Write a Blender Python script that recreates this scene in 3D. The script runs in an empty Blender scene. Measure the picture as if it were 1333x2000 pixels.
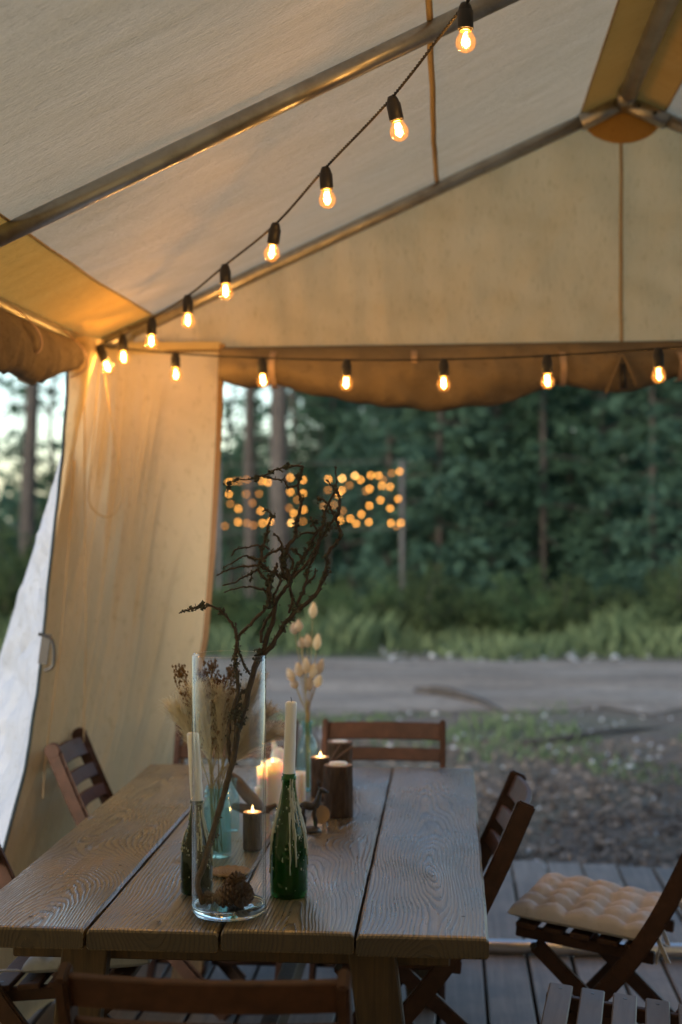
import bpy, bmesh, math, random
import numpy as np
from mathutils import Vector, Matrix, noise as mnoise
R = math.radians
random.seed(7)
rng = np.random.default_rng(11)
sc = bpy.context.scene
col = sc.collection

# ------------------------------------------------------------------ camera
CAM = Vector((0, 0, 1.65))
FPX = 2778.0                       # 50 mm lens on a 24 x 36 mm frame, in photo pixels
YAW = math.atan(213.5 / FPX)
PIT = math.atan(3 / FPX)
cam_d = bpy.data.cameras.new('camera')
cam = bpy.data.objects.new('camera', cam_d); col.objects.link(cam)
cam.location = CAM
cam.rotation_euler = (R(90) + PIT, 0, YAW)
cam_d.sensor_fit = 'VERTICAL'; cam_d.sensor_height = 36; cam_d.sensor_width = 24
cam_d.lens = 50; cam_d.clip_start = 0.05; cam_d.clip_end = 1500
cam_d.dof.use_dof = True; cam_d.dof.focus_distance = 3.25; cam_d.dof.aperture_fstop = 2.15
sc.camera = cam

# ------------------------------------------------------------------ sky, sun, exposure
SUN_EL, SUN_ROT = R(16), R(-150)
w = bpy.data.worlds.new('World'); sc.world = w; w.use_nodes = True
nt = w.node_tree; nt.nodes.clear()
sky = nt.nodes.new('ShaderNodeTexSky'); sky.sky_type = 'NISHITA'; sky.sun_disc = False
sky.sun_elevation = SUN_EL; sky.sun_rotation = SUN_ROT
sky.air_density = 1.0; sky.dust_density = 1.0; sky.ozone_density = 1.8
bg = nt.nodes.new('ShaderNodeBackground'); bg.inputs[1].default_value = 0.10
wo = nt.nodes.new('ShaderNodeOutputWorld')
nt.links.new(sky.outputs[0], bg.inputs[0]); nt.links.new(bg.outputs[0], wo.inputs[0])
sun_d = bpy.data.lights.new('sun', 'SUN'); sun_d.energy = 0.5; sun_d.angle = R(30); sun_d.color = (1, .95, .90)
sun = bpy.data.objects.new('sun', sun_d); col.objects.link(sun)
sdir = Vector((math.cos(SUN_EL) * math.sin(-SUN_ROT) * -1, math.cos(SUN_EL) * math.cos(SUN_ROT), math.sin(SUN_EL)))
sun.rotation_euler = sdir.to_track_quat('Z', 'Y').to_euler()
sc.view_settings.view_transform = 'Standard'; sc.view_settings.look = 'None'
sc.view_settings.gamma = 1; sc.view_settings.use_curve_mapping = False
sc.view_settings.exposure = 1.85
sc.render.engine = 'CYCLES'
cy = sc.cycles
cy.use_denoising = True
try: cy.denoiser = 'OPENIMAGEDENOISE'
except Exception: pass
cy.max_bounces = 10; cy.diffuse_bounces = 4; cy.glossy_bounces = 4; cy.transparent_max_bounces = 24
cy.transmission_bounces = 8; cy.caustics_reflective = False; cy.caustics_refractive = False
cy.sample_clamp_indirect = 4.0; cy.blur_glossy = 0.5

BULB_W, CANDLE_W, FIL_E, SIGN_E, FLAME_E = 0.72, 0.05, 24.0, 4.2, 4.0
WARM = (1.0, .50, .13)

# ------------------------------------------------------------------ survey: photo points to places with a known depth / height
_F = Vector((-math.sin(YAW) * math.cos(PIT), math.cos(YAW) * math.cos(PIT), math.sin(PIT)))
_R = Vector((math.cos(YAW), math.sin(YAW), 0)); _U = _R.cross(_F)
def ray(u, v): return _F * FPX + _R * (u - 666.5) + _U * (1000 - v)
def at(u, v, y): d = ray(u, v); return CAM + d * (y / d.y)
def atx(u, v, x): d = ray(u, v); return CAM + d * (x / d.x)

# ------------------------------------------------------------------ mesh helpers
class MB:
    def __init__(s): s.v = []; s.f = []
    def add(s, vs, fs):
        n = len(s.v); s.v += [tuple(p) for p in vs]; s.f += [tuple(i + n for i in q) for q in fs]; return s
    def box(s, c, d, rot=None):
        vs = [Vector((x * d[0] / 2, y * d[1] / 2, z * d[2] / 2)) for x in (-1, 1) for y in (-1, 1) for z in (-1, 1)]
        if rot is not None: vs = [rot @ p for p in vs]
        c = Vector(c)
        return s.add([p + c for p in vs], [(0, 1, 3, 2), (4, 6, 7, 5), (0, 4, 5, 1), (2, 3, 7, 6), (0, 2, 6, 4), (1, 5, 7, 3)])
    def tube(s, pts, rad, n=8, cap=True, squash=None):
        pts = [Vector(p) for p in pts]
        if not hasattr(rad, '__len__'): rad = [rad] * len(pts)
        ref = None; vs = []; fs = []
        for i, p in enumerate(pts):
            t = (pts[min(i + 1, len(pts) - 1)] - pts[max(i - 1, 0)]).normalized()
            if ref is None: ref = t.orthogonal().normalized()
            a = (ref - t * ref.dot(t));
            a = a.normalized() if a.length > 1e-6 else t.orthogonal().normalized()
            ref = a; b = t.cross(a)
            for k in range(n):
                th = 2 * math.pi * k / n
                vs.append(p + (a * math.cos(th) + b * math.sin(th)) * rad[i])
        for i in range(len(pts) - 1):
            for k in range(n):
                k2 = (k + 1) % n
                fs.append((i * n + k, i * n + k2, (i + 1) * n + k2, (i + 1) * n + k))
        if cap:
            fs.append(tuple(range(n - 1, -1, -1))); fs.append(tuple((len(pts) - 1) * n + k for k in range(n)))
        return s.add(vs, fs)
    def lathe(s, prof, n=32, c=(0, 0, 0), rfn=None, cap0=False, cap1=False):
        c = Vector(c); vs = []; fs = []
        for (r, z) in prof:
            for k in range(n):
                th = 2 * math.pi * k / n
                rr = r * (rfn(th, z) if rfn else 1)
                vs.append(c + Vector((rr * math.cos(th), rr * math.sin(th), z)))
        for i in range(len(prof) - 1):
            for k in range(n):
                k2 = (k + 1) % n
                fs.append((i * n + k, i * n + k2, (i + 1) * n + k2, (i + 1) * n + k))
        if cap0: fs.append(tuple(range(n - 1, -1, -1)))
        if cap1: fs.append(tuple((len(prof) - 1) * n + k for k in range(n)))
        return s.add(vs, fs)
    def grid(s, nu, nv, fn):
        vs = [fn(i / nu, j / nv) for j in range(nv + 1) for i in range(nu + 1)]
        fs = [(j * (nu + 1) + i, j * (nu + 1) + i + 1, (j + 1) * (nu + 1) + i + 1, (j + 1) * (nu + 1) + i) for j in range(nv) for i in range(nu)]
        return s.add(vs, fs)
    def ribbon(s, path, width, nrm_fn):
        """board of rectangular section along a path: width = (side, thickness); nrm_fn gives the side direction"""
        pts = [Vector(p) for p in path]; vs = []; fs = []
        for i, p in enumerate(pts):
            t = (pts[min(i + 1, len(pts) - 1)] - pts[max(i - 1, 0)]).normalized()
            sd = Vector(nrm_fn).normalized(); up = t.cross(sd).normalized()
            for a, b in ((-1, -1), (1, -1), (1, 1), (-1, 1)):
                vs.append(p + sd * a * width[0] / 2 + up * b * width[1] / 2)
        for i in range(len(pts) - 1):
            for k in range(4):
                k2 = (k + 1) % 4; fs.append((i * 4 + k, i * 4 + k2, (i + 1) * 4 + k2, (i + 1) * 4 + k))
        m = (len(pts) - 1) * 4
        fs += [(3, 2, 1, 0), (m, m + 1, m + 2, m + 3)]
        return s.add(vs, fs)
    def mesh(s, name, mat, smooth=False, bevel=0, off=None, segs=1):
        me = bpy.data.meshes.new(name)
        v = s.v if off is None else [(p[0] - off[0], p[1] - off[1], p[2] - off[2]) for p in s.v]
        me.from_pydata(v, [], s.f)
        bm = bmesh.new(); bm.from_mesh(me)
        if len(s.f) < 60000: bmesh.ops.recalc_face_normals(bm, faces=bm.faces)
        if bevel: bmesh.ops.bevel(bm, geom=list(bm.edges), offset=bevel, segments=segs, affect='EDGES', clamp_overlap=True)
        bm.to_mesh(me); bm.free()
        if smooth: me.polygons.foreach_set('use_smooth', [True] * len(me.polygons))
        me.materials.append(mat); me.update()
        return me
    def build(s, name, mat, parent=None, smooth=False, bevel=0, world=False, loc=None, segs=1):
        off = None
        if world and parent is not None:
            off = Vector((0, 0, 0)); q = parent
            while q is not None: off += q.location; q = q.parent
        me = s.mesh(name, mat, smooth, bevel, off, segs)
        o = bpy.data.objects.new(name, me); col.objects.link(o)
        if parent is not None: o.parent = parent
        if loc is not None: o.location = loc
        return o

def tag(o, label=None, cat=None, group=None, kind=None):
    if label: o['label'] = label
    if cat: o['category'] = cat
    if group: o['group'] = group
    if kind: o['kind'] = kind
    return o
def empty(name, loc=(0, 0, 0), rz=0):
    o = bpy.data.objects.new(name, None); col.objects.link(o); o.empty_display_size = .1
    o.location = loc; o.rotation_euler = (0, 0, rz); return o
def link_obj(name, me, parent=None, loc=(0, 0, 0), rot=(0, 0, 0), scale=(1, 1, 1)):
    o = bpy.data.objects.new(name, me); col.objects.link(o)
    if parent is not None: o.parent = parent
    o.location = loc; o.rotation_euler = rot; o.scale = scale; return o
def copy_tree(o, parent=None):
    c = o.copy(); col.objects.link(c); c.parent = parent
    for ch in [x for x in bpy.data.objects if x.parent == o]: copy_tree(ch, c)
    return c
def lerp(a, b, t): return a + (b - a) * t
def interp(pts, t):
    """piecewise-linear through a list of (t, vector)"""
    for (t0, a), (t1, b) in zip(pts, pts[1:]):
        if t <= t1: return Vector(a).lerp(Vector(b), (t - t0) / (t1 - t0))
    return Vector(pts[-1][1])
def smoothpath(pts, k=4):
    """Catmull-Rom through points"""
    P = [Vector(p) for p in pts]; out = []
    for i in range(len(P) - 1):
        p0 = P[max(i - 1, 0)]; p1 = P[i]; p2 = P[i + 1]; p3 = P[min(i + 2, len(P) - 1)]
        for j in range(k):
            t = j / k
            out.append(.5 * ((2 * p1) + (p2 - p0) * t + (2 * p0 - 5 * p1 + 4 * p2 - p3) * t * t + (3 * p1 - p0 - 3 * p2 + p3) * t ** 3))
    out.append(P[-1]); return out
def nz(x, y=0., z=0.): return mnoise.noise(Vector((x, y, z)))

# ------------------------------------------------------------------ material helpers
class NT:
    def __init__(s, name):
        s.m = bpy.data.materials.new(name); s.m.use_nodes = True; s.t = s.m.node_tree; s.t.nodes.clear()
        s.out = s.n('ShaderNodeOutputMaterial')
    def n(s, typ, **kw):
        x = s.t.nodes.new(typ)
        for k, v in kw.items(): setattr(x, k, v)
        return x
    def set(s, sock, val):
        if hasattr(val, 'is_output'): s.t.links.new(val, sock)
        else: sock.default_value = val
    def math(s, op, a, b=0.0, c=None):
        x = s.n('ShaderNodeMath', operation=op); s.set(x.inputs[0], a); s.set(x.inputs[1], b)
        if c is not None: s.set(x.inputs[2], c)
        return x.outputs[0]
    def vec(s, op, a, b=(0, 0, 0)):
        x = s.n('ShaderNodeVectorMath', operation=op); s.set(x.inputs[0], a); s.set(x.inputs[1], b); return x.outputs[0]
    def noise(s, co, scale, detail=4, rough=.55, dist=0.0):
        x = s.n('ShaderNodeTexNoise'); s.set(x.inputs['Vector'], co); s.set(x.inputs['Scale'], scale)
        x.inputs['Detail'].default_value = detail; x.inputs['Roughness'].default_value = rough; x.inputs['Distortion'].default_value = dist
        return x.outputs[0]
    def ramp(s, fac, stops, interp='LINEAR'):
        x = s.n('ShaderNodeValToRGB'); s.set(x.inputs[0], fac); e = x.color_ramp.elements; x.color_ramp.interpolation = interp
        while len(e) < len(stops): e.new(.5)
        for el, (p, c) in zip(e, stops):
            el.position = p; el.color = (c[0], c[1], c[2], 1) if hasattr(c, '__len__') else (c, c, c, 1)
        return x.outputs[0]
    def mix(s, fac, a, b, blend='MIX'):
        x = s.n('ShaderNodeMix', data_type='RGBA', blend_type=blend)
        s.set(x.inputs[0], fac)
        for so, val in ((x.inputs[6], a), (x.inputs[7], b)):
            s.set(so, val if hasattr(val, 'is_output') else (val[0], val[1], val[2], 1))
        return x.outputs[2]
    def bump(s, h, strength=.3, dist=.01):
        x = s.n('ShaderNodeBump'); s.set(x.inputs['Height'], h); x.inputs['Strength'].default_value = strength; x.inputs['Distance'].default_value = dist
        return x.outputs[0]
    def obj(s): return s.n('ShaderNodeTexCoord').outputs['Object']
    def pos(s): return s.n('ShaderNodeNewGeometry').outputs['Position']
    def rand(s): return s.n('ShaderNodeObjectInfo').outputs['Random']
    def sep(s, v):
        x = s.n('ShaderNodeSeparateXYZ'); s.set(x.inputs[0], v); return x.outputs
    def pbr(s, color, rough=.6, normal=None, spec=.5, **kw):
        x = s.n('ShaderNodeBsdfPrincipled')
        s.set(x.inputs['Base Color'], color if hasattr(color, 'is_output') else (color[0], color[1], color[2], 1))
        s.set(x.inputs['Roughness'], rough); x.inputs['Specular IOR Level'].default_value = spec
        if normal is not None: s.set(x.inputs['Normal'], normal)
        for k, v in kw.items(): s.set(x.inputs[k], v)
        return x.outputs[0]
    def mixsh(s, fac, a, b):
        x = s.n('ShaderNodeMixShader'); s.set(x.inputs[0], fac); s.t.links.new(a, x.inputs[1]); s.t.links.new(b, x.inputs[2]); return x.outputs[0]
    def done(s, sh): s.t.links.new(sh, s.out.inputs[0]); return s.m

M = {}
def m_fabric(name, c1, c2, trans=.4, stretch=(1, 1, 1), bumpd=.006, bs=.5, weave=900, stain=.30):
    k = NT(name); co = k.obj(); cs = k.vec('MULTIPLY', co, stretch)
    n1 = k.noise(cs, 3.0, 5, .6); n2 = k.noise(cs, 38, 4, .65); n3 = k.noise(co, weave, 1)
    c = k.mix(k.ramp(n1, [(.3, 0), (.75, 1)]), c1, c2)
    c = k.mix(k.ramp(n2, [(.30, .34), (.44, 0)]), c, (c1[0] * .55, c1[1] * .5, c1[2] * .42))
    n4 = k.noise(co, 1.3, 6, .7, .6); c = k.mix(k.ramp(n4, [(.52, 0), (.70, stain)]), c, (c1[0] * .72, c1[1] * .66, c1[2] * .55))
    h = k.math('ADD', k.math('MULTIPLY', n2, .6), k.math('MULTIPLY', n3, .18)); h = k.math('ADD', h, k.math('MULTIPLY', n1, 1.3))
    nb = k.bump(h, bs, bumpd)
    d = k.n('ShaderNodeBsdfDiffuse'); k.set(d.inputs[0], c); k.set(d.inputs['Normal'], nb)
    t = k.n('ShaderNodeBsdfTranslucent'); k.set(t.inputs[0], c); k.set(t.inputs['Normal'], nb)
    return k.done(k.mixsh(trans, d.outputs[0], t.outputs[0]))
M['roof'] = m_fabric('roof_canvas', (.58, .465, .30), (.66, .54, .37), .45, (1.2, 4.0, 1), .02, 1.0)
M['gable'] = m_fabric('gable_canvas', (.68, .51, .265), (.75, .575, .315), .50, (2.2, 1, .7), .012, .5)
M['wall'] = m_fabric('wall_canvas', (.60, .475, .28), (.67, .54, .34), .50, (1.2, 1.2, .6), .012, .5)
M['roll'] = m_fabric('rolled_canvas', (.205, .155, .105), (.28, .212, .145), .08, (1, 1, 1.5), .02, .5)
M['yellow'] = m_fabric('ochre_canvas', (.60, .34, .075), (.66, .39, .095), .35, (1, 3, 1), .012, .7)
M['ridge'] = m_fabric('ridge_canvas', (.46, .265, .065), (.52, .31, .085), .18, (1, 3, 1), .012, .7)
M['patch'] = m_fabric('rust_canvas', (.42, .22, .06), (.48, .27, .08), .2)
M['white'] = m_fabric('pale_canvas', (.36, .39, .44), (.45, .48, .54), .10, (1, 1, 1), .008, .4, stain=.0)
M['strap'] = m_fabric('strap_webbing', (.55, .38, .27), (.62, .45, .33), .2)
M['cordt'] = m_fabric('tan_cord', (.33, .24, .13), (.40, .30, .17), 0)
M['binding'] = m_fabric('brown_binding', (.20, .13, .075), (.26, .17, .10), .1)
M['loop'] = m_fabric('pale_cord', (.44, .33, .19), (.50, .38, .23), 0)
M['hem'] = m_fabric('dark_hem', (.10, .07, .045), (.14, .10, .06), 0)
M['piping'] = m_fabric('dark_piping', (.03, .045, .05), (.05, .06, .065), 0)
M['ribbon'] = m_fabric('pale_ribbon', (.42, .45, .50), (.5, .53, .58), .1)
M['cushion'] = m_fabric('beige_cushion', (.47, .44, .43), (.55, .52, .51), 0, (1, 1, 1), .006, .4)
M['cushion_grey'] = m_fabric('grey_cushion', (.36, .40, .46), (.43, .47, .53), 0, (1, 1, 1), .006, .4)

def m_table():
    k = NT('table_wood'); co = k.obj(); x, y, z = k.sep(co); rnd = k.rand()
    off = k.n('ShaderNodeCombineXYZ'); k.set(off.inputs[0], k.math('MULTIPLY', rnd, 13.0)); k.set(off.inputs[1], k.math('MULTIPLY', rnd, 31.0)); k.set(off.inputs[2], k.math('MULTIPLY', rnd, 7.0))
    cr = k.vec('ADD', co, off.outputs[0])
    lo = k.noise(k.vec('MULTIPLY', cr, (1.6, .55, 2)), 1.6, 2, .5)
    mid = k.noise(k.vec('MULTIPLY', cr, (11, 1.5, 9)), 2.0, 4, .6)
    vor = k.n('ShaderNodeTexVoronoi', feature='F1'); k.set(vor.inputs['Vector'], k.vec('MULTIPLY', cr, (2.6, 1.15, 1))); vor.inputs['Scale'].default_value = 2.9
    kd = vor.outputs['Distance']
    knot = k.math('EXPONENT', k.math('MULTIPLY', k.math('MULTIPLY', kd, kd), -160.0))
    xx = k.math('ADD', x, k.math('MULTIPLY', k.math('SUBTRACT', lo, .5), .10))
    c = k.math('ADD', k.math('MULTIPLY', k.math('SUBTRACT', lo, .42), .30), k.math('MULTIPLY', k.math('ADD', y, k.math('MULTIPLY', rnd, 2.0)), .06))
    r = k.math('SQRT', k.math('ADD', k.math('MULTIPLY', xx, xx), k.math('MULTIPLY', c, c)))
    r = k.math('ADD', r, k.math('MULTIPLY', k.math('SUBTRACT', mid, .5), .016))
    r = k.math('ADD', r, k.math('MULTIPLY', knot, .035))
    ring = k.math('FRACT', k.math('MULTIPLY', r, k.math('ADD', 95.0, k.math('MULTIPLY', rnd, 75.0))))
    late = k.ramp(ring, [(0, 0), (.45, .12), (.80, .95), (.92, 1), (1, 0)])
    fib = k.noise(k.vec('MULTIPLY', cr, (260, 5, 40)), 1.0, 3, .6)
    big = k.noise(k.vec('MULTIPLY', cr, (5, 1.4, 1)), 1.5, 4, .6); stain = k.noise(cr, 2.3, 5, .65)
    early = k.mix(k.ramp(big, [(.35, 0), (.62, 1)]), (.165, .135, .078), (.31, .215, .085))
    early = k.mix(k.math('MULTIPLY', fib, .5), early, (.10, .083, .053))
    cc = k.mix(k.math('MULTIPLY', late, .86), early, (.048, .039, .027))
    cc = k.mix(k.ramp(knot, [(.55, 0), (.8, .85)]), cc, (.03, .02, .014))
    wear = k.noise(cr, 4.0, 6, .7)
    cc = k.mix(k.ramp(wear, [(.52, 0), (.72, .45)]), cc, (.20, .172, .125))
    cc = k.mix(k.ramp(stain, [(.30, .55), (.46, 0)]), cc, (.06, .045, .03))
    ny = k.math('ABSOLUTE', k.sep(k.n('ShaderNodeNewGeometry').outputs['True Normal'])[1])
    cc = k.mix(k.ramp(ny, [(.6, 0), (.8, .85)]), cc, (.035, .024, .014))      # stained end grain, with the front edge's shade painted in too
    h = k.math('ADD', k.math('MULTIPLY', late, .55), k.math('MULTIPLY', fib, .35))
    h = k.math('ADD', h, k.math('MULTIPLY', big, .8))
    ro = k.ramp(k.math('ADD', k.math('MULTIPLY', fib, .5), k.math('MULTIPLY', wear, .5)), [(.3, .20), (.7, .40)])
    ro = k.math('MAXIMUM', ro, k.math('MULTIPLY', k.math('GREATER_THAN', ny, .7), .8))      # rough sawn ends
    return k.done(k.pbr(cc, ro, k.bump(h, .6, .004), .85))
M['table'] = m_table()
def m_wood(name, a, b, rough=.5, axis=(60, 4, 60), bs=.15, spec=.5, bd=.003):
    k = NT(name); co = k.obj(); rnd = k.rand()
    cr = k.vec('ADD', co, k.vec('MULTIPLY', k.n('ShaderNodeObjectInfo').outputs['Location'], (3.1, 2.3, 4.7)))
    g = k.noise(k.vec('MULTIPLY', cr, axis), 1.0, 4, .6, .4); w_ = k.noise(cr, 6, 4, .6)
    c = k.mix(k.ramp(g, [(.3, 0), (.7, 1)]), a, b)
    c = k.mix(k.ramp(w_, [(.35, .45), (.6, 0)]), c, (a[0] * .45, a[1] * .45, a[2] * .45))
    hsv = k.n('ShaderNodeHueSaturation'); k.set(hsv.inputs['Color'], c); k.set(hsv.inputs['Value'], k.math('ADD', .78, k.math('MULTIPLY', rnd, .44)))
    return k.done(k.pbr(hsv.outputs[0], k.math('ADD', rough - .1, k.math('MULTIPLY', w_, .25)), k.bump(g, bs, bd), spec))
M['chair'] = m_wood('chair_wood', (.044, .019, .010), (.080, .034, .019), .55, (30, 30, 30), .15, .35)
M['chairgrey'] = m_wood('worn_slat_wood', (.085, .068, .055), (.135, .11, .09), .5, (5, 60, 60))
M['leg'] = m_wood('trestle_wood', (.032, .021, .011), (.11, .066, .026), .6, (70, 70, 3), .3)
M['deck'] = m_wood('deck_wood', (.155, .122, .094), (.26, .208, .162), .6, (50, 2.2, 50), .35)
M['bark'] = m_wood('log_bark', (.045, .027, .018), (.16, .10, .064), .85, (70, 70, 14), 1.0, .3, .012)
M['logend'] = m_wood('log_end', (.30, .19, .10), (.42, .28, .15), .7, (40, 40, 9), .3)
M['drift'] = m_wood('driftwood', (.075, .042, .026), (.13, .075, .048), .7, (20, 20, 20), .5)
M['twig'] = m_wood('twig_bark', (.060, .042, .031), (.12, .080, .058), .85, (60, 60, 60), .8)
M['lichen'] = m_wood('lichen_crust', (.060, .060, .040), (.115, .115, .080), .95, (90, 90, 90), .8)
M['cone'] = m_wood('pine_cone', (.09, .052, .033), (.18, .105, .06), .75, (60, 60, 60), .4)
M['wicker'] = m_wood('wicker', (.26, .155, .075), (.38, .24, .12), .65, (90, 90, 90), .5)
M['figure'] = m_wood('dark_bronze', (.022, .019, .017), (.04, .034, .03), .45, (30, 30, 30), .2)
M['postwood'] = m_wood('post_wood', (.07, .065, .06), (.12, .115, .11), .8, (30, 30, 3), .5)

def m_metal():
    k = NT('tube_metal'); co = k.obj(); n1 = k.noise(co, 9, 5, .65); n2 = k.noise(co, 60, 4, .6)
    c = k.mix(k.ramp(n1, [(.4, 0), (.7, 1)]), (.36, .35, .33), (.22, .20, .175))
    return k.done(k.pbr(c, k.math('ADD', .24, k.math('MULTIPLY', n1, .22)), k.bump(n2, .06, .001), .5, Metallic=.85))
M['metal'] = m_metal()
M['galv'] = None
def m_plain(name, c, rough=.5, spec=.5, **kw):
    k = NT(name); n = k.noise(k.obj(), 40, 3)
    cc = k.mix(k.math('MULTIPLY', n, .5), c, tuple(v * .7 for v in c))
    return k.done(k.pbr(cc, rough, k.bump(n, .05, .001), spec, **kw))
M['galv'] = m_plain('galvanised_tube', (.62, .62, .62), .28, Metallic=.9)
M['black'] = m_plain('bakelite', (.018, .014, .012), .5)
M['cable'] = m_plain('fabric_cable', (.022, .016, .013), .8)
M['darkmetal'] = m_plain('buckle_metal', (.03, .03, .03), .35)
M['brass'] = m_plain('bulb_cap', (.65, .42, .15), .3, Metallic=1.0)
M['wick'] = m_plain('burnt_wick', (.012, .010, .009), .9)
def m_wax(name, c, sss=.6):
    k = NT(name); n = k.noise(k.obj(), 60, 4)
    return k.done(k.pbr(c, .42, k.bump(n, .08, .002), .5, **{'Subsurface Weight': sss, 'Subsurface Radius': (.040, .017, .007), 'Subsurface Scale': 1.0}))
M['wax'] = m_wax('white_wax', (.80, .77, .72))
M['taper'] = m_wax('cool_white_wax', (.86, .86, .87), .05)
M['waxdrip'] = m_wax('old_wax', (.42, .44, .37), .1)
def m_emit(name, c, e):
    k = NT(name); x = k.n('ShaderNodeEmission'); x.inputs[0].default_value = (*c, 1); x.inputs[1].default_value = e; return k.done(x.outputs[0])
M['filament'] = m_emit('filament', (1.0, .55, .16), FIL_E)
M['flame'] = m_emit('flame', (1.0, .58, .18), FLAME_E)
M['signbulb'] = m_emit('sign_bulb', (1.0, .40, .06), SIGN_E)
M['signbulb_dim'] = m_emit('sign_bulb_dim', (1.0, .36, .06), SIGN_E * .33)
M['signbulb_hot'] = m_emit('sign_bulb_hot', (1.0, .50, .13), SIGN_E * 1.5)
def m_thin(name, tint, refl=1.0, haze=None, hz=0.0, base=.03, rough=.02, bmp=.12):
    """thin-walled glass: Fresnel reflection over a tinted see-through wall"""
    k = NT(name); lw = k.n('ShaderNodeLayerWeight'); lw.inputs[0].default_value = .5
    fr = k.math('ADD', base, k.math('MULTIPLY', k.math('POWER', lw.outputs['Facing'], 4.2), .9))
    tr = k.n('ShaderNodeBsdfTransparent'); tr.inputs[0].default_value = (*tint, 1)
    gl = k.n('ShaderNodeBsdfGlossy'); gl.inputs[0].default_value = (refl, refl, refl, 1); gl.inputs['Roughness'].default_value = rough
    n = k.noise(k.obj(), 14, 3); nb = k.bump(n, bmp, .004); k.set(gl.inputs['Normal'], nb)
    a = tr.outputs[0]
    if haze:
        d = k.n('ShaderNodeBsdfTranslucent'); d.inputs[0].default_value = (*haze, 1)
        d2 = k.n('ShaderNodeBsdfDiffuse'); d2.inputs[0].default_value = (*haze, 1)
        a = k.mixsh(hz, a, k.mixsh(.5, d.outputs[0], d2.outputs[0]))
    return k.done(k.mixsh(fr, a, gl.outputs[0]))
M['vase'] = m_thin('vase_glass', (.975, .985, .98), base=.012, bmp=.0)
M['bulbglass'] = m_thin('bulb_glass', (.97, .92, .80), 1.0, (1.0, .58, .20), .012)
M['green'] = m_thin('green_glass', (.20, .50, .20), 1.0, (.035, .13, .045), .26)
M['darkgreen'] = m_thin('dark_green_glass', (.22, .36, .22), 1.0, (.02, .06, .03), .35)
M['aqua'] = m_thin('aqua_glass', (.72, .90, .90), 1.0, (.35, .6, .6), .06)
M['clear'] = m_thin('clear_glass', (.90, .95, .96))
def m_solidglass():
    k = NT('vase_base_glass'); g = k.n('ShaderNodeBsdfGlass'); g.inputs['IOR'].default_value = 1.48; g.inputs['Roughness'].default_value = 0.0
    g.inputs[0].default_value = (.97, .985, .98, 1); return k.done(g.outputs[0])
M['solidglass'] = m_solidglass()
def m_leaf(name, a, b, trans=.35):
    k = NT(name); rnd = k.rand(); n = k.noise(k.pos(), 1.1, 4, .65); n2 = k.noise(k.pos(), 9, 2)
    c = k.mix(k.ramp(k.math('ADD', k.math('MULTIPLY', n, .7), k.math('MULTIPLY', n2, .3)), [(.35, 0), (.65, 1)]), a, b)
    hsv = k.n('ShaderNodeHueSaturation'); k.set(hsv.inputs['Color'], c); k.set(hsv.inputs['Value'], k.math('ADD', .75, k.math('MULTIPLY', rnd, .5)))
    k.set(hsv.inputs['Hue'], k.math('ADD', .48, k.math('MULTIPLY', rnd, .04)))
    d = k.n('ShaderNodeBsdfDiffuse'); k.set(d.inputs[0], hsv.outputs[0]); t = k.n('ShaderNodeBsdfTranslucent'); k.set(t.inputs[0], hsv.outputs[0])
    return k.done(k.mixsh(trans, d.outputs[0], t.outputs[0]))
M['spruce'] = m_leaf('spruce_needles', (.044, .086, .060), (.080, .140, .095), .3)
M['birch'] = m_leaf('broad_leaves', (.050, .098, .060), (.092, .158, .092), .45)
M['shrub'] = m_leaf('shrub_leaves', (.055, .088, .042), (.105, .142, .064), .45)
M['grass'] = m_leaf('grass_blades', (.105, .150, .075), (.185, .225, .115))
M['trunk'] = m_wood('tree_bark', (.045, .038, .032), (.095, .08, .068), .9, (14, 14, 3), 1.0)
M['pampas'] = m_leaf('pampas_fluff', (.66, .59, .46), (.78, .71, .58), .4)
M['sorghum'] = m_leaf('brown_plume', (.13, .062, .030), (.22, .11, .055), .2)
M['bunny'] = m_leaf('bunny_tail', (.74, .66, .53), (.82, .74, .62), .4)
M['straw'] = m_leaf('straw_stem', (.36, .29, .14), (.45, .36, .19), .2)
def m_ground():
    k = NT('ground_soil'); p = k.pos(); x, y, z = k.sep(p)
    n1 = k.noise(p, .9, 5, .6); n2 = k.noise(p, 14, 5, .7); n3 = k.noise(p, 60, 3, .6)
    soil = k.mix(k.ramp(n2, [(.3, 0), (.7, 1)]), (.095, .070, .052), (.25, .20, .155))
    moss = k.mix(n2, (.085, .090, .050), (.22, .20, .15))
    soil = k.mix(k.ramp(n1, [(.45, 0), (.62, .7)]), soil, moss)
    far = k.ramp(k.math('ADD', k.math('DIVIDE', k.math('SUBTRACT', y, 17.6), 2.0), k.math('MULTIPLY', k.math('SUBTRACT', n1, .5), 1.4)), [(0, 0), (1, 1)])
    c = k.mix(far, soil, k.mix(n2, (.035, .055, .02), (.085, .115, .04)))
    return k.done(k.pbr(c, .95, k.bump(k.math('ADD', n2, k.math('MULTIPLY', n3, .4)), .9, .04), .2))
M['ground'] = m_ground()
def m_road():
    k = NT('sandy_track'); p = k.pos(); n1 = k.noise(k.vec('MULTIPLY', p, (.35, 1.3, 1)), 1.5, 5, .6); n2 = k.noise(p, 9, 5, .7)
    c = k.mix(k.ramp(n1, [(.35, 0), (.65, 1)]), (.21, .165, .125), (.35, .29, .23))
    c = k.mix(k.ramp(n2, [(.35, .5), (.5, 0)]), c, (.10, .085, .072))
    return k.done(k.pbr(c, .95, k.bump(n2, .7, .03), .2))
M['road'] = m_road()
def m_stone(name, a, b):
    k = NT(name); p = k.pos(); vo = k.n('ShaderNodeTexVoronoi'); k.set(vo.inputs['Vector'], p); vo.inputs['Scale'].default_value = 26
    c = k.mix(vo.outputs['Color'], a, b); return k.done(k.pbr(c, .9, None, .25))
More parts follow.
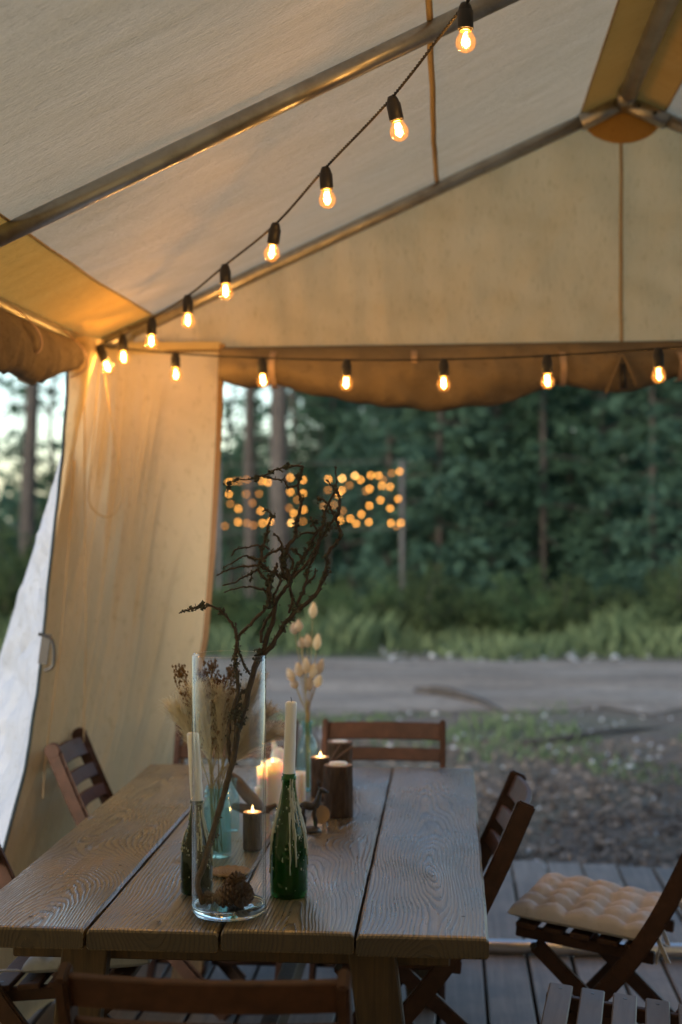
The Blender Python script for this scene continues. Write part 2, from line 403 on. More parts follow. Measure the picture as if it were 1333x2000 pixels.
def m_stone2(name, a, b):
    k = NT(name); p = k.pos(); wn = k.n('ShaderNodeTexWhiteNoise', noise_dimensions='3D')
    k.set(wn.inputs[0], k.vec('SNAP', p, (.07, .07, .5)))
    c = k.mix(wn.outputs[0], a, b); return k.done(k.pbr(c, .9, None, .25))
M['chips'] = m_stone2('bark_chips', (.060, .043, .032), (.27, .215, .17))
M['pebble'] = m_stone2('pale_pebbles', (.28, .28, .28), (.55, .56, .57))

# ================================================================== SETTING: ground, track, deck
GZ = -0.2
gm = MB()
gm.grid(60, 60, lambda u, v: (lerp(-30, 30, u), lerp(-12, 48, v), GZ + .03 * nz(lerp(-30, 30, u) * .35, lerp(-12, 48, v) * .35)))
for (x0, x1, y0, y1) in ((-400, -30, -400, 400), (30, 400, -400, 400), (-30, 30, 48, 400), (-30, 30, -400, -12)):
    gm.add([(x0, y0, GZ), (x1, y0, GZ), (x1, y1, GZ), (x0, y1, GZ)], [(0, 1, 2, 3)])
tag(gm.build('ground', M['ground'], smooth=True), kind='structure')
rm = MB()
def road_pt(u, v):
    x = lerp(-22, 22, u)
    y0 = 13.3 + .05 * x + .9 * nz(x * .5, 3) + .5 * nz(x * 2, 8) + .25 * nz(x * 5, 2); y1 = 18.1 + .03 * x + .5 * nz(x * .6, 9) + .4 * nz(x * 2.3, 1) + .25 * nz(x * 6, 4)
    y = lerp(y0, y1, v)
    gz = GZ + .03 * nz(x * .35, y * .35)
    return (x, y, gz + .035 * math.sin(math.pi * v) ** .5 + .012 - .03 * math.exp(-((v - .3) / .08) ** 2) - .03 * math.exp(-((v - .7) / .08) ** 2))
rm.grid(120, 24, road_pt)
tag(rm.build('dirt_track', M['road'], smooth=True), kind='structure')

deck = empty('deck', (0, 4.3, 0)); tag(deck, kind='structure')
k = 0; x = -2.9
while x < 3.2:
    wd = .150
    y1 = 6.86 - .16 * x / .5 * .45 + random.uniform(-.012, .012); y0 = 1.2
    b = MB(); b.box((0, 0, 0), (wd, y1 - y0, .028))
    b.build('plank', M['deck'], deck, bevel=.004, loc=(x, (y0 + y1) / 2 - 4.3, -.014 + random.uniform(-.002, .002)))
    x += .1635 + random.uniform(-.002, .002)
for yy in (1.6, 3.0, 4.4, 5.8, 6.55):
    b = MB(); b.box((0, 0, 0), (6.0, .06, .11)); b.build('joist', M['deck'], deck, loc=(.15, yy - 4.3, -.085))

# ================================================================== TENT
XL, XA, XR, ZE, ZA, GY = -1.354, .644, 2.642, 2.314, 3.227, 5.42
SL = (ZA - ZE) / (XA - XL)
def roofz(x): return ZE + (x - XL) * SL if x < XA else ZE + (XR - x) * SL
tent = empty('canvas_tent', (XA, 2.5, 0))
tag(tent, 'beige canvas frame tent with steel tubes, ochre strips and rolled up walls over the table', 'tent')
Y0, Y1 = -1.9, 5.44
def sag(x, y):
    t = ((y - 3.6) / 1.8) % 1.0
    a = abs(x - XA) / (XA - XL)
    return .030 * math.sin(math.pi * t) ** 2 * math.sin(math.pi * min(1, max(0, a))) - .004 * nz(x * 3, y * 3)
def roof_panel(name, xa, xb, mat, lift=0):
    b = MB(); nx = max(3, int(abs(xb - xa) / .07))
    b.grid(nx, 110, lambda u, v: (lerp(xa, xb, u), lerp(Y0, Y1, v), roofz(lerp(xa, xb, u)) - sag(lerp(xa, xb, u), lerp(Y0, Y1, v)) + lift))
    return b.build(name, M[mat], tent, smooth=True, world=True)
tag(roof_panel('roof_panel', -1.14, .49, 'roof'), 'greyish cream roof slope above the bulbs')
tag(roof_panel('roof_panel', .80, 2.43, 'roof'), 'greyish cream roof slope right of the ridge')
tag(roof_panel('eave_strip', XL - .02, -1.137, 'yellow'), 'ochre strip along the left eave')
tag(roof_panel('eave_strip', 2.427, XR + .02, 'yellow'), 'ochre strip along the right eave')
tag(roof_panel('ridge_strip', .487, XA, 'ridge'), 'ochre strip left of the ridge tube')
tag(roof_panel('ridge_strip', XA, .803, 'ridge'), 'ochre strip right of the ridge tube')
for xs in (-1.139, .489, .801):                       # sewn laps
    b = MB(); b.tube([(xs, y, roofz(xs) - sag(xs, y) - .004) for y in np.linspace(Y0, Y1, 60)], .0035, 5)
    b.build('seam', M['cordt'], tent, smooth=True, world=True)
b = MB(); b.tube([(-.052 + .004 * nz(y * 4), y, roofz(-.052) - sag(-.052, y) - .010 - .012 * math.sin(math.pi * (((y - 3.6) / 1.8) % 1)) ** 2) for y in np.linspace(Y0, 5.38, 80)], .0085, 8)
tag(b.build('roof_cord', M['cordt'], tent, smooth=True, world=True), 'tan cord running along the roof slope')
TR = .0255
def rafter(y, r=TR):
    for s in (-1, 1):
        xe = XL if s < 0 else XR
        b = MB()
        b.tube([(xe - s * -.0, y, roofz(xe) - .034 - .0), (XA, y, ZA - .045)], r, 20)
        b.build('rafter', M['metal'], tent, smooth=True, world=True)
for y in (5.355, 3.60, 1.80, 0.0, -1.8): rafter(y)
b = MB(); b.tube([(XA, -1.8, ZA - .05), (XA, 5.36, ZA - .05)], .032, 20); b.build('ridge_tube', M['metal'], tent, smooth=True, world=True)
for xe in (XL, XR):
    b = MB(); b.tube([(xe, -1.8, ZE - .036), (xe, 5.36, ZE - .036)], TR, 20); b.build('eave_tube', M['metal'], tent, smooth=True, world=True)
    for y in (5.475, 3.60, 1.80, 0.0):
        b = MB(); b.tube([(xe, y, .0), (xe, y, ZE - .03)], TR, 16); b.build('post', M['metal'], tent, smooth=True, world=True)
b = MB(); b.tube([(XL, 5.36, .028), (XR + .3, 5.36, .028)], .0265, 20); tag(b.build('base_tube', M['galv'], tent, smooth=True, world=True), 'steel tube lying across the deck below the gable')
# corner and ridge fittings
for (px, pz, ux) in ((XL, ZE - .036, 1), (XA, ZA - .048, 0)):
    b = MB()
    if ux: b.tube([(px, 5.30, pz), (px, 5.40, pz)], .031, 16); b.tube([(px, 5.355, pz), (px + .14, 5.355, pz + .14 * SL)], .030, 16)
    else:
        for s in (-1, 1): b.tube([(px, 5.355, pz), (px + s * .16, 5.355, pz - .16 * SL)], .031, 16)
        b.tube([(px, 5.36, pz), (px, 5.22, pz)], .037, 16)
    f = b.build('corner_fitting', M['metal'], tent, smooth=True, world=True)
    for s in ((.05,), (.11,)):
        q = MB(); q.tube([(px + s[0], 5.335, pz + s[0] * SL * (1 if ux else -1)), (px + s[0], 5.318, pz + s[0] * SL * (1 if ux else -1))], .008, 8)
        q.build('bolt', M['darkmetal'], f, world=True)
# gable cloth in two halves with a corded centre seam
HEM = 2.272
def gable_pt(xa, xb):
    def fn(u, v):
        x = lerp(xa, xb, u); z1 = roofz(x) - .012; z = lerp(HEM + .012 * (x - XL) / 2, max(z1, HEM + .01), v)
        pl = .028 * nz(x * 5.5 + z * 1.4, z * .9, 2) + .030 * nz(x * 12 + z, z * .9, 7) * math.exp(-((x + .55) / .6) ** 2) + .009 * nz(x * 5 + z * 4, z * 9, 3) + .012 * nz(x * 9 - z * 6, z * 2, 6)
        dy = .055 * math.sin(math.pi * min(1, v)) * (.35 + .65 * u * (1 - u) * 4)
        return (x, GY - .004 + dy * .6 + pl, z)
    return fn
for xa, xb, lb in ((XL, XA, 'left half of the beige gable'), (XA, XR, 'right half of the beige gable')):
    b = MB(); b.grid(90, 44, gable_pt(xa, xb)); tag(b.build('gable_panel', M['gable'], tent, smooth=True, world=True), lb)
b = MB(); b.tube([(XA - .004 + .004 * nz(z * 5), GY - .012, z) for z in np.linspace(HEM - .0, ZA - .12, 40)], .0065, 8)
b.build('gable_cord', M['cordt'], tent, smooth=True, world=True)
b = MB()                                              # half-round patch below the ridge end
N = 24
arc = [(XA + .155 * math.cos(R(180 + 180 * i / N)), GY - .016 - .008 * math.sin(math.pi * i / N), ZA - .075 + .115 * math.sin(R(180 + 180 * i / N))) for i in range(N + 1)]
b.add([(XA, GY - .03, ZA - .06)] + arc, [(0, i + 1, i + 2) for i in range(N)])
tag(b.build('apex_patch', M['patch'], tent, world=True), 'rust brown half-round patch under the ridge end')
b = MB(); b.tube([(x, GY - .018 + .003 * nz(x * 6), HEM + .012 * (x - XL) / 2 + .006 * nz(x * 2.2, 4)) for x in np.linspace(XL, XR, 120)], .0055, 8)
b.build('hem_cord', M['hem'], tent, smooth=True, world=True)
# rolled-up door flap under the gable
drop = [(432, 745), (480, 758), (540, 753), (600, 768), (700, 790), (800, 801), (900, 800), (1000, 784), (1095, 748), (1150, 764), (1200, 769), (1260, 757), (1320, 738), (1420, 772), (1600, 778), (1800, 750), (2200, 745)]
DP = [(at(u, v, GY - .03).x, at(u, v, GY - .03).z) for u, v in drop]
def dropz(x):
    xs = [p[0] for p in DP]; zs = [p[1] for p in DP]; return float(np.interp(x, xs, zs))
SECT = [(0, 0), (.55, -.10), (.95, -.35), (1.0, -.62), (.72, -.90), (.2, -1.0), (-.35, -.92), (-.6, -.6), (-.45, -.25), (0, -.02)]
def roll_flap(path_fn, n, name, label):
    b = MB(); m = len(SECT) * 2 - 1
    sx = np.interp(np.linspace(0, len(SECT) - 1, m), range(len(SECT)), [p[0] for p in SECT]); sz = np.interp(np.linspace(0, len(SECT) - 1, m), range(len(SECT)), [p[1] for p in SECT])
    def fn(u, v):
        P, nrm, h, bu = path_fn(u); j = v * (m - 1); a = float(np.interp(j, range(m), sx)); c = float(np.interp(j, range(m), sz))
        wr = 1 + .55 * nz(u * 14 + v * 2, v * 4, 1) + .32 * nz(u * 34 - v * 3, v * 7, 4) + .15 * nz(u * 80, v * 12, 7)
        return Vector(P) + Vector(nrm) * (a * bu * wr) + Vector((0, 0, c * h * (1 + .07 * nz(u * 30, v * 4, 9))))
    b.grid(n, m - 1, fn)
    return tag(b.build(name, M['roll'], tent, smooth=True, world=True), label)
def back_path(u):
    x = lerp(-.872, 2.55, u); z = HEM + .012 * (x - XL) / 2 + .012
    return (x, GY - .02, z), (0, -1, 0), max(.03, z - dropz(x)), .060 + .035 * (z - dropz(x)) / .2
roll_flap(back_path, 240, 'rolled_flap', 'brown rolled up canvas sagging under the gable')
LD = [(3.0, 2.15), (3.5, 2.05), (4.0, 2.05), (4.20, 2.075), (4.45, 2.065), (4.65, 2.10), (4.80, 2.135), (4.93, 2.155), (4.99, 2.20)]
def left_path(u):
    y = lerp(3.5, 4.985, u); z = ZE - .05
    return (XL + .01, y, z), (1, 0, 0), z - float(np.interp(y, [p[0] for p in LD], [p[1] for p in LD])), .06
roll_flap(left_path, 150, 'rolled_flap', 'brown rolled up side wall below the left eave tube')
# tie straps round the rolls
def strap(x, y, z0, z1, dx, name='tie_strap', mat='strap', wdt=.022):
    b = MB(); pts = smoothpath([(x, y + .02, z0), (x + dx * .2, y - .085, lerp(z0, z1, .2)), (x + dx * .6, y - .135, lerp(z0, z1, .6)), (x + dx, y - .07, z1), (x + dx, y + .02, z1 - .002)], 5)
    b.ribbon(pts, (wdt, .003), (1, 0, 0)); return b.build(name, M[mat], tent, world=True)
for u in (538, 810, 1095, 1322):
    p = at(u, 685, GY - .02); strap(p.x, GY - .02, p.z + .005, dropz(p.x) - .006 if u != 810 else p.z - .085, .004)
for (y, z1) in ((4.27, 2.12), (4.83, 2.125)):
    b = MB(); b.ribbon(smoothpath([(XL + .02, y, ZE - .03), (XL + .085, y + .02, 2.22), (XL + .09, y + .05, 2.16), (XL + .03, y + .05, z1)], 5), (.02, .003), (0, 1, 0)); b.build('tie_strap', M['strap'], tent, world=True)
for du, v1 in ((-32, 768), (28, 755)):
    a = at(1216, 690, GY - .15); c = at(1216 + du, v1, GY - .15)
    b = MB(); b.tube(smoothpath([a, a.lerp(c, .5) + Vector((0, -.02, 0)), c], 5), .006, 6); b.build('tie_cord', M['roll'], tent, smooth=True, world=True)
p = at(1218, 735, GY - .16); b = MB(); b.tube([p + Vector((0, 0, .045)), p + Vector((0, 0, -.045))], [.010, .014], 10); b.build('toggle', M['black'], tent, smooth=True, world=True)

# unseen canvas walls, added to block the sky and darken the inside
def wall_cloth(p0, p1, z0, ztop, name, label):
    b = MB(); p0, p1 = Vector(p0), Vector(p1); nrm = (p1 - p0).cross(Vector((0, 0, 1))).normalized()
    def fn(u, v):
        p = p0.lerp(p1, u); zt_ = ztop(p.x); z = lerp(z0, zt_, v); return Vector((p.x, p.y, z)) + nrm * (.03 * nz(u * 9, z * .8, 4) * (1 - .6 * v))
    b.grid(70, 24, fn); return tag(b.build(name, M['gable'], tent, smooth=True, world=True), label)
wall_cloth((XL, -1.86, 0), (XL, 3.55, 0), .01, lambda x: ZE - .02, 'added_side_wall', 'unseen left canvas wall added to block sky light')
wall_cloth((XR, -1.86, 0), (XR, 2.2, 0), .01, lambda x: ZE - .02, 'added_side_wall', 'unseen right canvas wall added to block sky light')
wall_cloth((XL, -1.87, 0), (XR, -1.87, 0), .01, lambda x: roofz(x) - .01, 'added_end_wall', 'unseen canvas end wall added to block sky light')
# corner wall cloth
LE = [(2.31, 5.005), (2.221, 4.974), (1.907, 4.907), (1.481, 4.747), (1.143, 4.656), (.827, 4.511), (.562, 4.246), (.0, 3.90)]
RE = [(2.31, -.876), (2.25, -.880), (1.95, -.890), (1.5, -.915), (1.17, -.942), (.70, -1.035), (0.0, -1.09)]
def left_edge(z):
    zs = [p[0] for p in LE][::-1]
    return Vector((XL - .02 * max(0, 1.6 - z), float(np.interp(z, zs, [p[1] for p in LE][::-1])) + .012 * nz(z * 9, 5), z))
def right_edge(z): return Vector((float(np.interp(z, [p[0] for p in RE][::-1], [p[1] for p in RE][::-1])), GY - .022, z))
def corner_pt(u, v):
    z = lerp(2.31, .004, v); L = left_edge(z); Rr = right_edge(z); K = Vector((XL + .02 - .02 * v, GY - .01, z))
    wgt = lerp(3.0, .9, min(1, v * 1.6)); a, c, d = (1 - u) ** 2, 2 * u * (1 - u) * wgt, u * u
    P = (L * a + K * c + Rr * d) / (a + c + d)
    env = min(1, v * 5) * min(1, (1 - u) * 6) * min(1, .25 + u * 4)
    dg = u + .62 * v
    f = .048 * nz(dg * 6.5, v * 1.3, 1) + .018 * nz(dg * 15, v * 2.2, 5) + .010 * nz(dg * 38, v * 6, 8)
    f += .014 * nz(u * 9, v * .8, 3) * max(0, 1 - v * 2.2)
    return P + Vector((.55, -.83, 0)) * f * env
b = MB(); b.grid(110, 150, corner_pt); tag(b.build('corner_panel', M['wall'], tent, smooth=True, world=True), 'tan canvas wall hanging at the tent corner')
b = MB(); b.tube([left_edge(z) for z in np.linspace(2.30, .01, 120)], .006, 6); b.build('edge_piping', M['piping'], tent, smooth=True, world=True)
b = MB(); b.ribbon([right_edge(z) + Vector((.006, -.002, 0)) for z in np.linspace(2.30, .01, 60)], (.022, .004), (1, 0, 0)); tag(b.build('edge_binding', M['binding'], tent, world=True), 'brown binding down the open edge')
# pale outer face of the side wall, turned outward
OE = [(1.93, at(128, 872, 5.0)), (1.50, at(62, 1085, 5.20)), (1.14, at(-6, 1300, 5.35)), (.6, at(-110, 1600, 5.30)), (.0, at(-260, 1830, 5.2))]
def flap_pt(u, v):
    z = lerp(1.93, .01, v); Lp = left_edge(z) + Vector((-.006, .002, 0)); O = interp([((1.93 - a) / 1.93 if a > 0 else 1.0, p) for a, p in OE], (1.93 - z) / 1.93)
    P = Lp.lerp(O, u); e = math.sin(math.pi * min(1, max(0, u))) ** .7
    f = .07 * nz(u * 2 + v * 5, v * 9 - u * 4, 2) + .055 * nz(u * 5 - v * 4, v * 16, 6) + .028 * nz(u * 11, v * 34, 3)
    return P + Vector((-.45, -.6, .1)) * f * e * min(1, v * 4)
b = MB(); b.grid(60, 120, flap_pt); tag(b.build('side_flap', M['white'], tent, smooth=True, world=True), 'pale bluish outer side of the wall flap folded outward')
# fold where the wall gathers at the corner
b = MB()
def fold_pt(u, v):
    z = lerp(2.28, 1.55, v); e = left_edge(z); wd = (1 - v) ** 1.4
    return e + Vector((.010 + .055 * math.sin(math.pi * u) * wd + .05 * u * wd, -.012 + .20 * u * wd - .07 * math.sin(math.pi * u) * wd, 0)) + Vector((.008, -.006, 0)) * nz(u * 5, v * 7, 2) * wd
b.grid(16, 60, fold_pt)
b.build('gathered_fold', M['wall'], tent, smooth=True, world=True)
def cord(pts, r=.0035, name='hanging_cord', mat='cordt'):
    b = MB(); b.tube(smoothpath(pts, 6), r, 6); return b.build(name, M[mat], tent, smooth=True, world=True)
CY = 5.12
cord([at(200, 690, 5.2), at(212, 780, CY), at(228, 880, CY), at(240, 950, CY), at(232, 990, CY), at(212, 1010, CY), at(188, 1000, CY), at(174, 970, CY), at(182, 870, CY), at(196, 700, 5.2)], .0024, mat='loop')
cord([at(166, 690, 5.08), at(166, 900, 5.0), at(167, 1100, 4.93), at(168, 1250, 4.9), at(164, 1450, 4.87)], .0032, mat='loop')
cord([at(146, 900, 4.98), at(133, 1080, 4.85), at(116, 1280, 4.75), at(92, 1460, 4.65), at(84, 1560, 4.55)], .0035, mat='loop')
p = left_edge(1.17); b = MB()
b.box(p + Vector((.02, -.03, .03)), (.03, .012, .10), Matrix.Rotation(R(8), 3, 'Y')); b.tube(smoothpath([p + Vector((.0, -.03, .08)), p + Vector((.045, -.035, .06)), p + Vector((.05, -.035, -.02)), p + Vector((.02, -.03, -.04))], 5), .007, 6)
tag(b.build('buckle', M['darkmetal'], tent, smooth=False, world=True), 'small dark buckle on the wall edge')

# ================================================================== STRING LIGHTS
def socket_meshes():
    s = MB(); s.lathe([(.004, .004), (.010, .002), (.0135, -.006), (.0150, -.013), (.0150, -.0145), (.0172, -.016), (.0172, -.054), (.0165, -.0555), (.0145, -.0555), (.0145, -.045)], 24, cap0=True)
    ring = MB(); ring.lathe([(.0135, -.047), (.0138, -.058), (.0125, -.060), (.0105, -.058), (.0, -.056)], 24)
    g = MB(); prof = [(.0118, -.056), (.0135, -.061), (.0172, -.067)]
    for i in range(11):
        th = R(125 - i * 125 / 10) if i < 10 else 0
        prof.append((.0225 * math.sin(th), -.0835 - .0225 * math.cos(th)))
    g.lathe(prof, 28)
    f = MB()
    for kx, a in ((-.004, 0), (.004, 0), (0, 1.57)):
        pts = [(kx, 0, -.062), (kx * 1.6, .002, -.072), (kx * .5, -.003, -.078), (kx * 1.7, .003, -.084), (kx * .6, -.002, -.091), (kx * .2, 0, -.095)]
        pts = [(math.cos(a) * p[0] - math.sin(a) * p[1], math.sin(a) * p[0] + math.cos(a) * p[1], p[2]) for p in pts]
        f.tube(smoothpath(pts, 3), .0013, 6)
    return (s.mesh('socket', M['black'], True), ring.mesh('bulb_cap', M['brass'], True), g.mesh('glass', M['bulbglass'], True), f.mesh('filament', M['filament'], True))
SOCK = socket_meshes()
bulb_light = bpy.data.lights.new('bulb_light', 'POINT'); bulb_light.energy = BULB_W; bulb_light.color = WARM; bulb_light.shadow_soft_size = .012
def string_lights(pts, spots, tilts, name, label):
    root = empty(name, spots[0]); tag(root, label, 'string lights', 'bulb strings in the tent')
    cab = MB(); path = smoothpath(pts, 14)
    L = 0; a = []; c = []
    for i, p in enumerate(path):
        if i: L += (path[i] - path[i - 1]).length
    dense = []
    for i in range(len(path) - 1):
        nseg = max(1, int((path[i + 1] - path[i]).length / .0035))
        for j in range(nseg): dense.append(path[i].lerp(path[i + 1], j / nseg))
    s = 0
    for i, p in enumerate(dense):
        if i: s += (dense[i] - dense[i - 1]).length
        t = (dense[min(i + 1, len(dense) - 1)] - dense[max(i - 1, 0)]).normalized(); n1 = t.cross(Vector((0, 0, 1))).normalized(); n2 = t.cross(n1)
        th = s * 2 * math.pi / .022
        o = (n1 * math.cos(th) + n2 * math.sin(th)) * .0022; a.append(p + o); c.append(p - o)
    cab.tube(a, .0021, 5); cab.tube(c, .0021, 5)
    cab.build('cable', M['cable'], root, smooth=True, world=True)
    for P, (tx, ty) in zip(spots, tilts):
        so = link_obj('socket', SOCK[0], root, P - Vector(spots[0]), (R(ty), R(tx), random.uniform(0, 3)))
        link_obj('bulb_cap', SOCK[1], so); link_obj('glass', SOCK[2], so); link_obj('filament', SOCK[3], so)
        lo = bpy.data.objects.new('bulb_light', bulb_light); col.objects.link(lo); lo.parent = so; lo.location = (0, 0, -.082)
    return root
def on_plan(u, v, x0, y0, x1, y1):
    d = ray(u, v); ex, ey = x1 - x0, y1 - y0
    t = (x0 * ey - y0 * ex) / (d.x * ey - d.y * ex); return CAM + d * t
A0 = (.05, 3.05, -1.33, 5.33)
sp1 = [on_plan(u, v, *A0) for u, v in ((909, 8), (766, 190), (636, 328), (539, 437), (440, 518), (367, 578), (297, 622), (240, 655))] + [at(194, 676, 5.02)]
cab1 = [Vector((.60, 2.15, 3.14)), Vector((.32, 2.60, 2.93))] + [p.copy() for p in sp1] + [Vector((XL + .02, 5.33, 2.285))]
string_lights(cab1, sp1, [(2, 0), (-12, 0), (4, 0), (-13, 0), (2, 0), (1, 0), (2, 0), (-4, 0), (-22, 0)], 'string_lights', 'black twisted cable of glowing bulbs slanting down from the roof to the left corner')
B0 = (-1.31, 5.30, .80, 4.30)
sp2 = [on_plan(u, v, *B0) for u, v in ((343, 690), (511, 699), (678, 703), (867, 702), (1069, 695), (1286, 681))]
cab2 = [Vector((XL + .03, 5.31, 2.285))] + [p.copy() for p in sp2] + [on_plan(1500, 660, *B0), on_plan(1800, 610, *B0)]
string_lights(cab2, sp2, [(9, 0), (-4, 0), (2, 0), (0, 0), (-1, 0), (-3, 0)], 'string_lights', 'black cable of glowing bulbs strung level below the gable')

# ================================================================== WOOD BEHIND THE TRACK
def cards(pts, dirs, ln, wd, mbld, r):
    """leaf / needle-spray faces: folded rhombs"""
    for p, d in zip(pts, dirs):
        l = ln * r.uniform(.6, 1.3); w_ = wd * r.uniform(.7, 1.3)
        d = Vector(d).normalized(); sd = d.cross(Vector((r.uniform(-1, 1), r.uniform(-1, 1), r.uniform(-1, 1))));
        sd = sd.normalized() if sd.length > 1e-4 else d.orthogonal()
        p = Vector(p)
        mbld.add([p, p + d * l * .5 + sd * w_, p + d * l, p + d * l * .5 - sd * w_], [(0, 1, 2), (0, 2, 3)])
def spruce_meshes(seed, H=7.5, W=1.5, n=5200, z0=.25):
    r = random.Random(seed); b = MB(); pts = []; dirs = []
    nb = 150
    for i in range(nb):
        t = (i + r.random()) / nb; z = z0 + (H - z0) * t ** 1.05; L = W * (1 - t) ** .8 * r.uniform(.6, 1.1) + .08; a = r.uniform(0, 6.283)
        m = max(4, int(n / nb * (.35 + 1.3 * (1 - t))))
        for _ in range(m):
            s = r.random() ** .6; dr = -.28 * s * L * r.uniform(.4, 1.2) + .10 * s * s * L
            aa = a + r.gauss(0, .16) * (1.1 - s * .6)
            pts.append((math.cos(aa) * s * L, math.sin(aa) * s * L, z + dr + r.gauss(0, .05)))
            dirs.append((math.cos(aa) + r.gauss(0, .6), math.sin(aa) + r.gauss(0, .6), r.gauss(-.35, .3)))
    cards(pts, dirs, .20, .040, b, r)
    t = MB(); t.tube([(0, 0, -.1), (.02, 0, H * .35), (0, .03, H * .7), (0, 0, H)], [.06, .05, .03, .012], 10)
    for i in range(26):
        z = .4 + i * H / 30; a = r.uniform(0, 6.28); L = W * (1 - z / H) * .8
        t.tube([(0, 0, z), (math.cos(a) * L * .5, math.sin(a) * L * .5, z - .03), (math.cos(a) * L, math.sin(a) * L, z - .15 * L)], [.02, .012, .005], 5)
    return b.mesh('crown', M['spruce']), t.mesh('trunk', M['trunk'], True)
def broad_meshes(seed, H=6.0, W=1.4, n=5200, z0=.8, mat='birch', leaf=.085, trunk_r=.06):
    r = random.Random(seed); b = MB(); t = MB(); pts = []; dirs = []
    sp = [(0, 0, -.1)]
    for i in range(1, 7): sp.append((sp[-1][0] + r.gauss(0, .10), sp[-1][1] + r.gauss(0, .10), H * i / 6.3))
    t.tube(smoothpath(sp, 3), list(np.linspace(trunk_r, .012, 19)), 8)
    tips = []
    for i in range(34):
        s = r.uniform(.10, .97); z = z0 + (H - z0) * s; k_ = min(5, int(z / (H / 6.3))); base = Vector(sp[k_]).lerp(Vector(sp[k_ + 1]), .5); base.z = z
        a = r.uniform(0, 6.28); L = W * (math.sin(math.pi * min(1, .18 + .8 * s)) ** .7) * r.uniform(.5, 1.05)
        e = base + Vector((math.cos(a) * L, math.sin(a) * L, L * r.uniform(.05, .55))); mid = base.lerp(e, .5) + Vector((0, 0, .06))
        t.tube([base, mid, e], [.020, .013, .005], 5)
        for q in range(4): tips.append((base.lerp(e, r.uniform(.35, 1.05)) + Vector((r.gauss(0, .13), r.gauss(0, .13), r.gauss(0, .13))), r.uniform(.12, .32)))
    for i in range(n):
        c, rad = r.choice(tips); d = Vector((r.gauss(0, 1), r.gauss(0, 1), r.gauss(0, .8))).normalized()
        pts.append(c + d * rad * r.random() ** .5); dirs.append((d.x + r.gauss(0, .6), d.y + r.gauss(0, .6), d.z + r.gauss(-.4, .5)))
    cards(pts, dirs, leaf, leaf * .34, b, r)
    return b.mesh('crown', M[mat]), t.mesh('trunk', M['trunk'], True)
def pine_meshes(seed, H=13, r0=.15):
    r = random.Random(seed); b = MB(); t = MB(); sp = [(0, 0, -.1)]
    for i in range(1, 9): sp.append((sp[-1][0] + r.gauss(0, .05), sp[-1][1] + r.gauss(0, .05), H * i / 8))
    t.tube(smoothpath(sp, 3), list(np.linspace(r0, .03, 25)), 12)
    pts = []; dirs = []
    for i in range(9):                                   # dead lower stubs
        z = r.uniform(1.5, 6.5); a = r.uniform(0, 6.28); L = r.uniform(.3, 1.0)
        t.tube([(0, 0, z), (math.cos(a) * L, math.sin(a) * L, z + r.uniform(-.1, .15))], [.018, .005], 5)
    for i in range(34):
        z = r.uniform(6.0, H); a = r.uniform(0, 6.28); L = r.uniform(.6, 1.9) * (1.1 - (z - 6) / (H - 5)); e = Vector((math.cos(a) * L, math.sin(a) * L, z + L * .25))
        t.tube([(0, 0, z), e], [.03, .008], 5)
        for _ in range(75):
            d = Vector((r.gauss(0, 1), r.gauss(0, 1), r.gauss(0, .7))).normalized(); pts.append(e * r.uniform(.75, 1.0) + Vector((0, 0, z * 0)) + d * .34 * r.random()); dirs.append(d)
            pts[-1].z = z + L * .25 * r.random() + d.z * .3
    cards(pts, dirs, .22, .030, b, r)
    return b.mesh('crown', M['spruce']), t.mesh('trunk', M['trunk'], True)
def shrub_meshes(seed, H=1.3, W=.8, n=2600):
    r = random.Random(seed); b = MB(); t = MB(); pts = []; dirs = []
    for i in range(11):
        a = r.uniform(0, 6.28); L = W * r.uniform(.3, 1.0); e = Vector((math.cos(a) * L, math.sin(a) * L, H * r.uniform(.45, 1.0) * (1 - .35 * L / W)))
        m = e * .5 + Vector((0, 0, .12)); t.tube([(0, 0, -.05), m, e], [.018, .012, .004], 5)
        for _ in range(n // 11):
            s = r.uniform(.25, 1.05); c = (m * (2 * s) if s < .5 else m.lerp(e, 2 * s - 1)); d = Vector((r.gauss(0, 1), r.gauss(0, 1), r.gauss(0, .8))).normalized()
            pts.append(c + d * .22 * r.random() ** .6); dirs.append((d.x, d.y, d.z + .1))
    cards(pts, dirs, .085, .028, b, r)
    return b.mesh('crown', M['shrub']), t.mesh('stem', M['trunk'], True)
SPR = [spruce_meshes(s, H, W) for s, H, W in ((1, 7.5, 1.5), (2, 6.0, 1.35), (3, 8.5, 1.7))]
BRO = [broad_meshes(s, H, W) for s, H, W in ((4, 6.0, 1.4), (5, 5.0, 1.2), (6, 7.0, 1.7))]
THIN = [broad_meshes(s, 7.5, 1.9, 1100, 1.6) for s in (7, 8)]
PIN = [pine_meshes(s) for s in (9, 10)]
SHR = [shrub_meshes(s, H, W) for s, H, W in ((20, 1.25, .85), (21, .95, .75), (22, 1.6, .9))]
ORD = ['first', 'second', 'third', 'fourth', 'fifth', 'sixth', 'seventh', 'eighth', 'ninth', 'tenth', 'eleventh', 'twelfth', 'thirteenth']
def gx(u, y): return (u - 880) / FPX * y
def plant(name, ms, u, y, s, label, cat, group, second='trunk', sz=None):
    o = empty(name, (gx(u, y), y, GZ), random.uniform(0, 6.28)); o.scale = (s, s, sz or s); tag(o, label, cat, group)
    link_obj('crown', ms[0], o); link_obj(second, ms[1], o); return o
WOOD = 'trees at the edge of the wood'
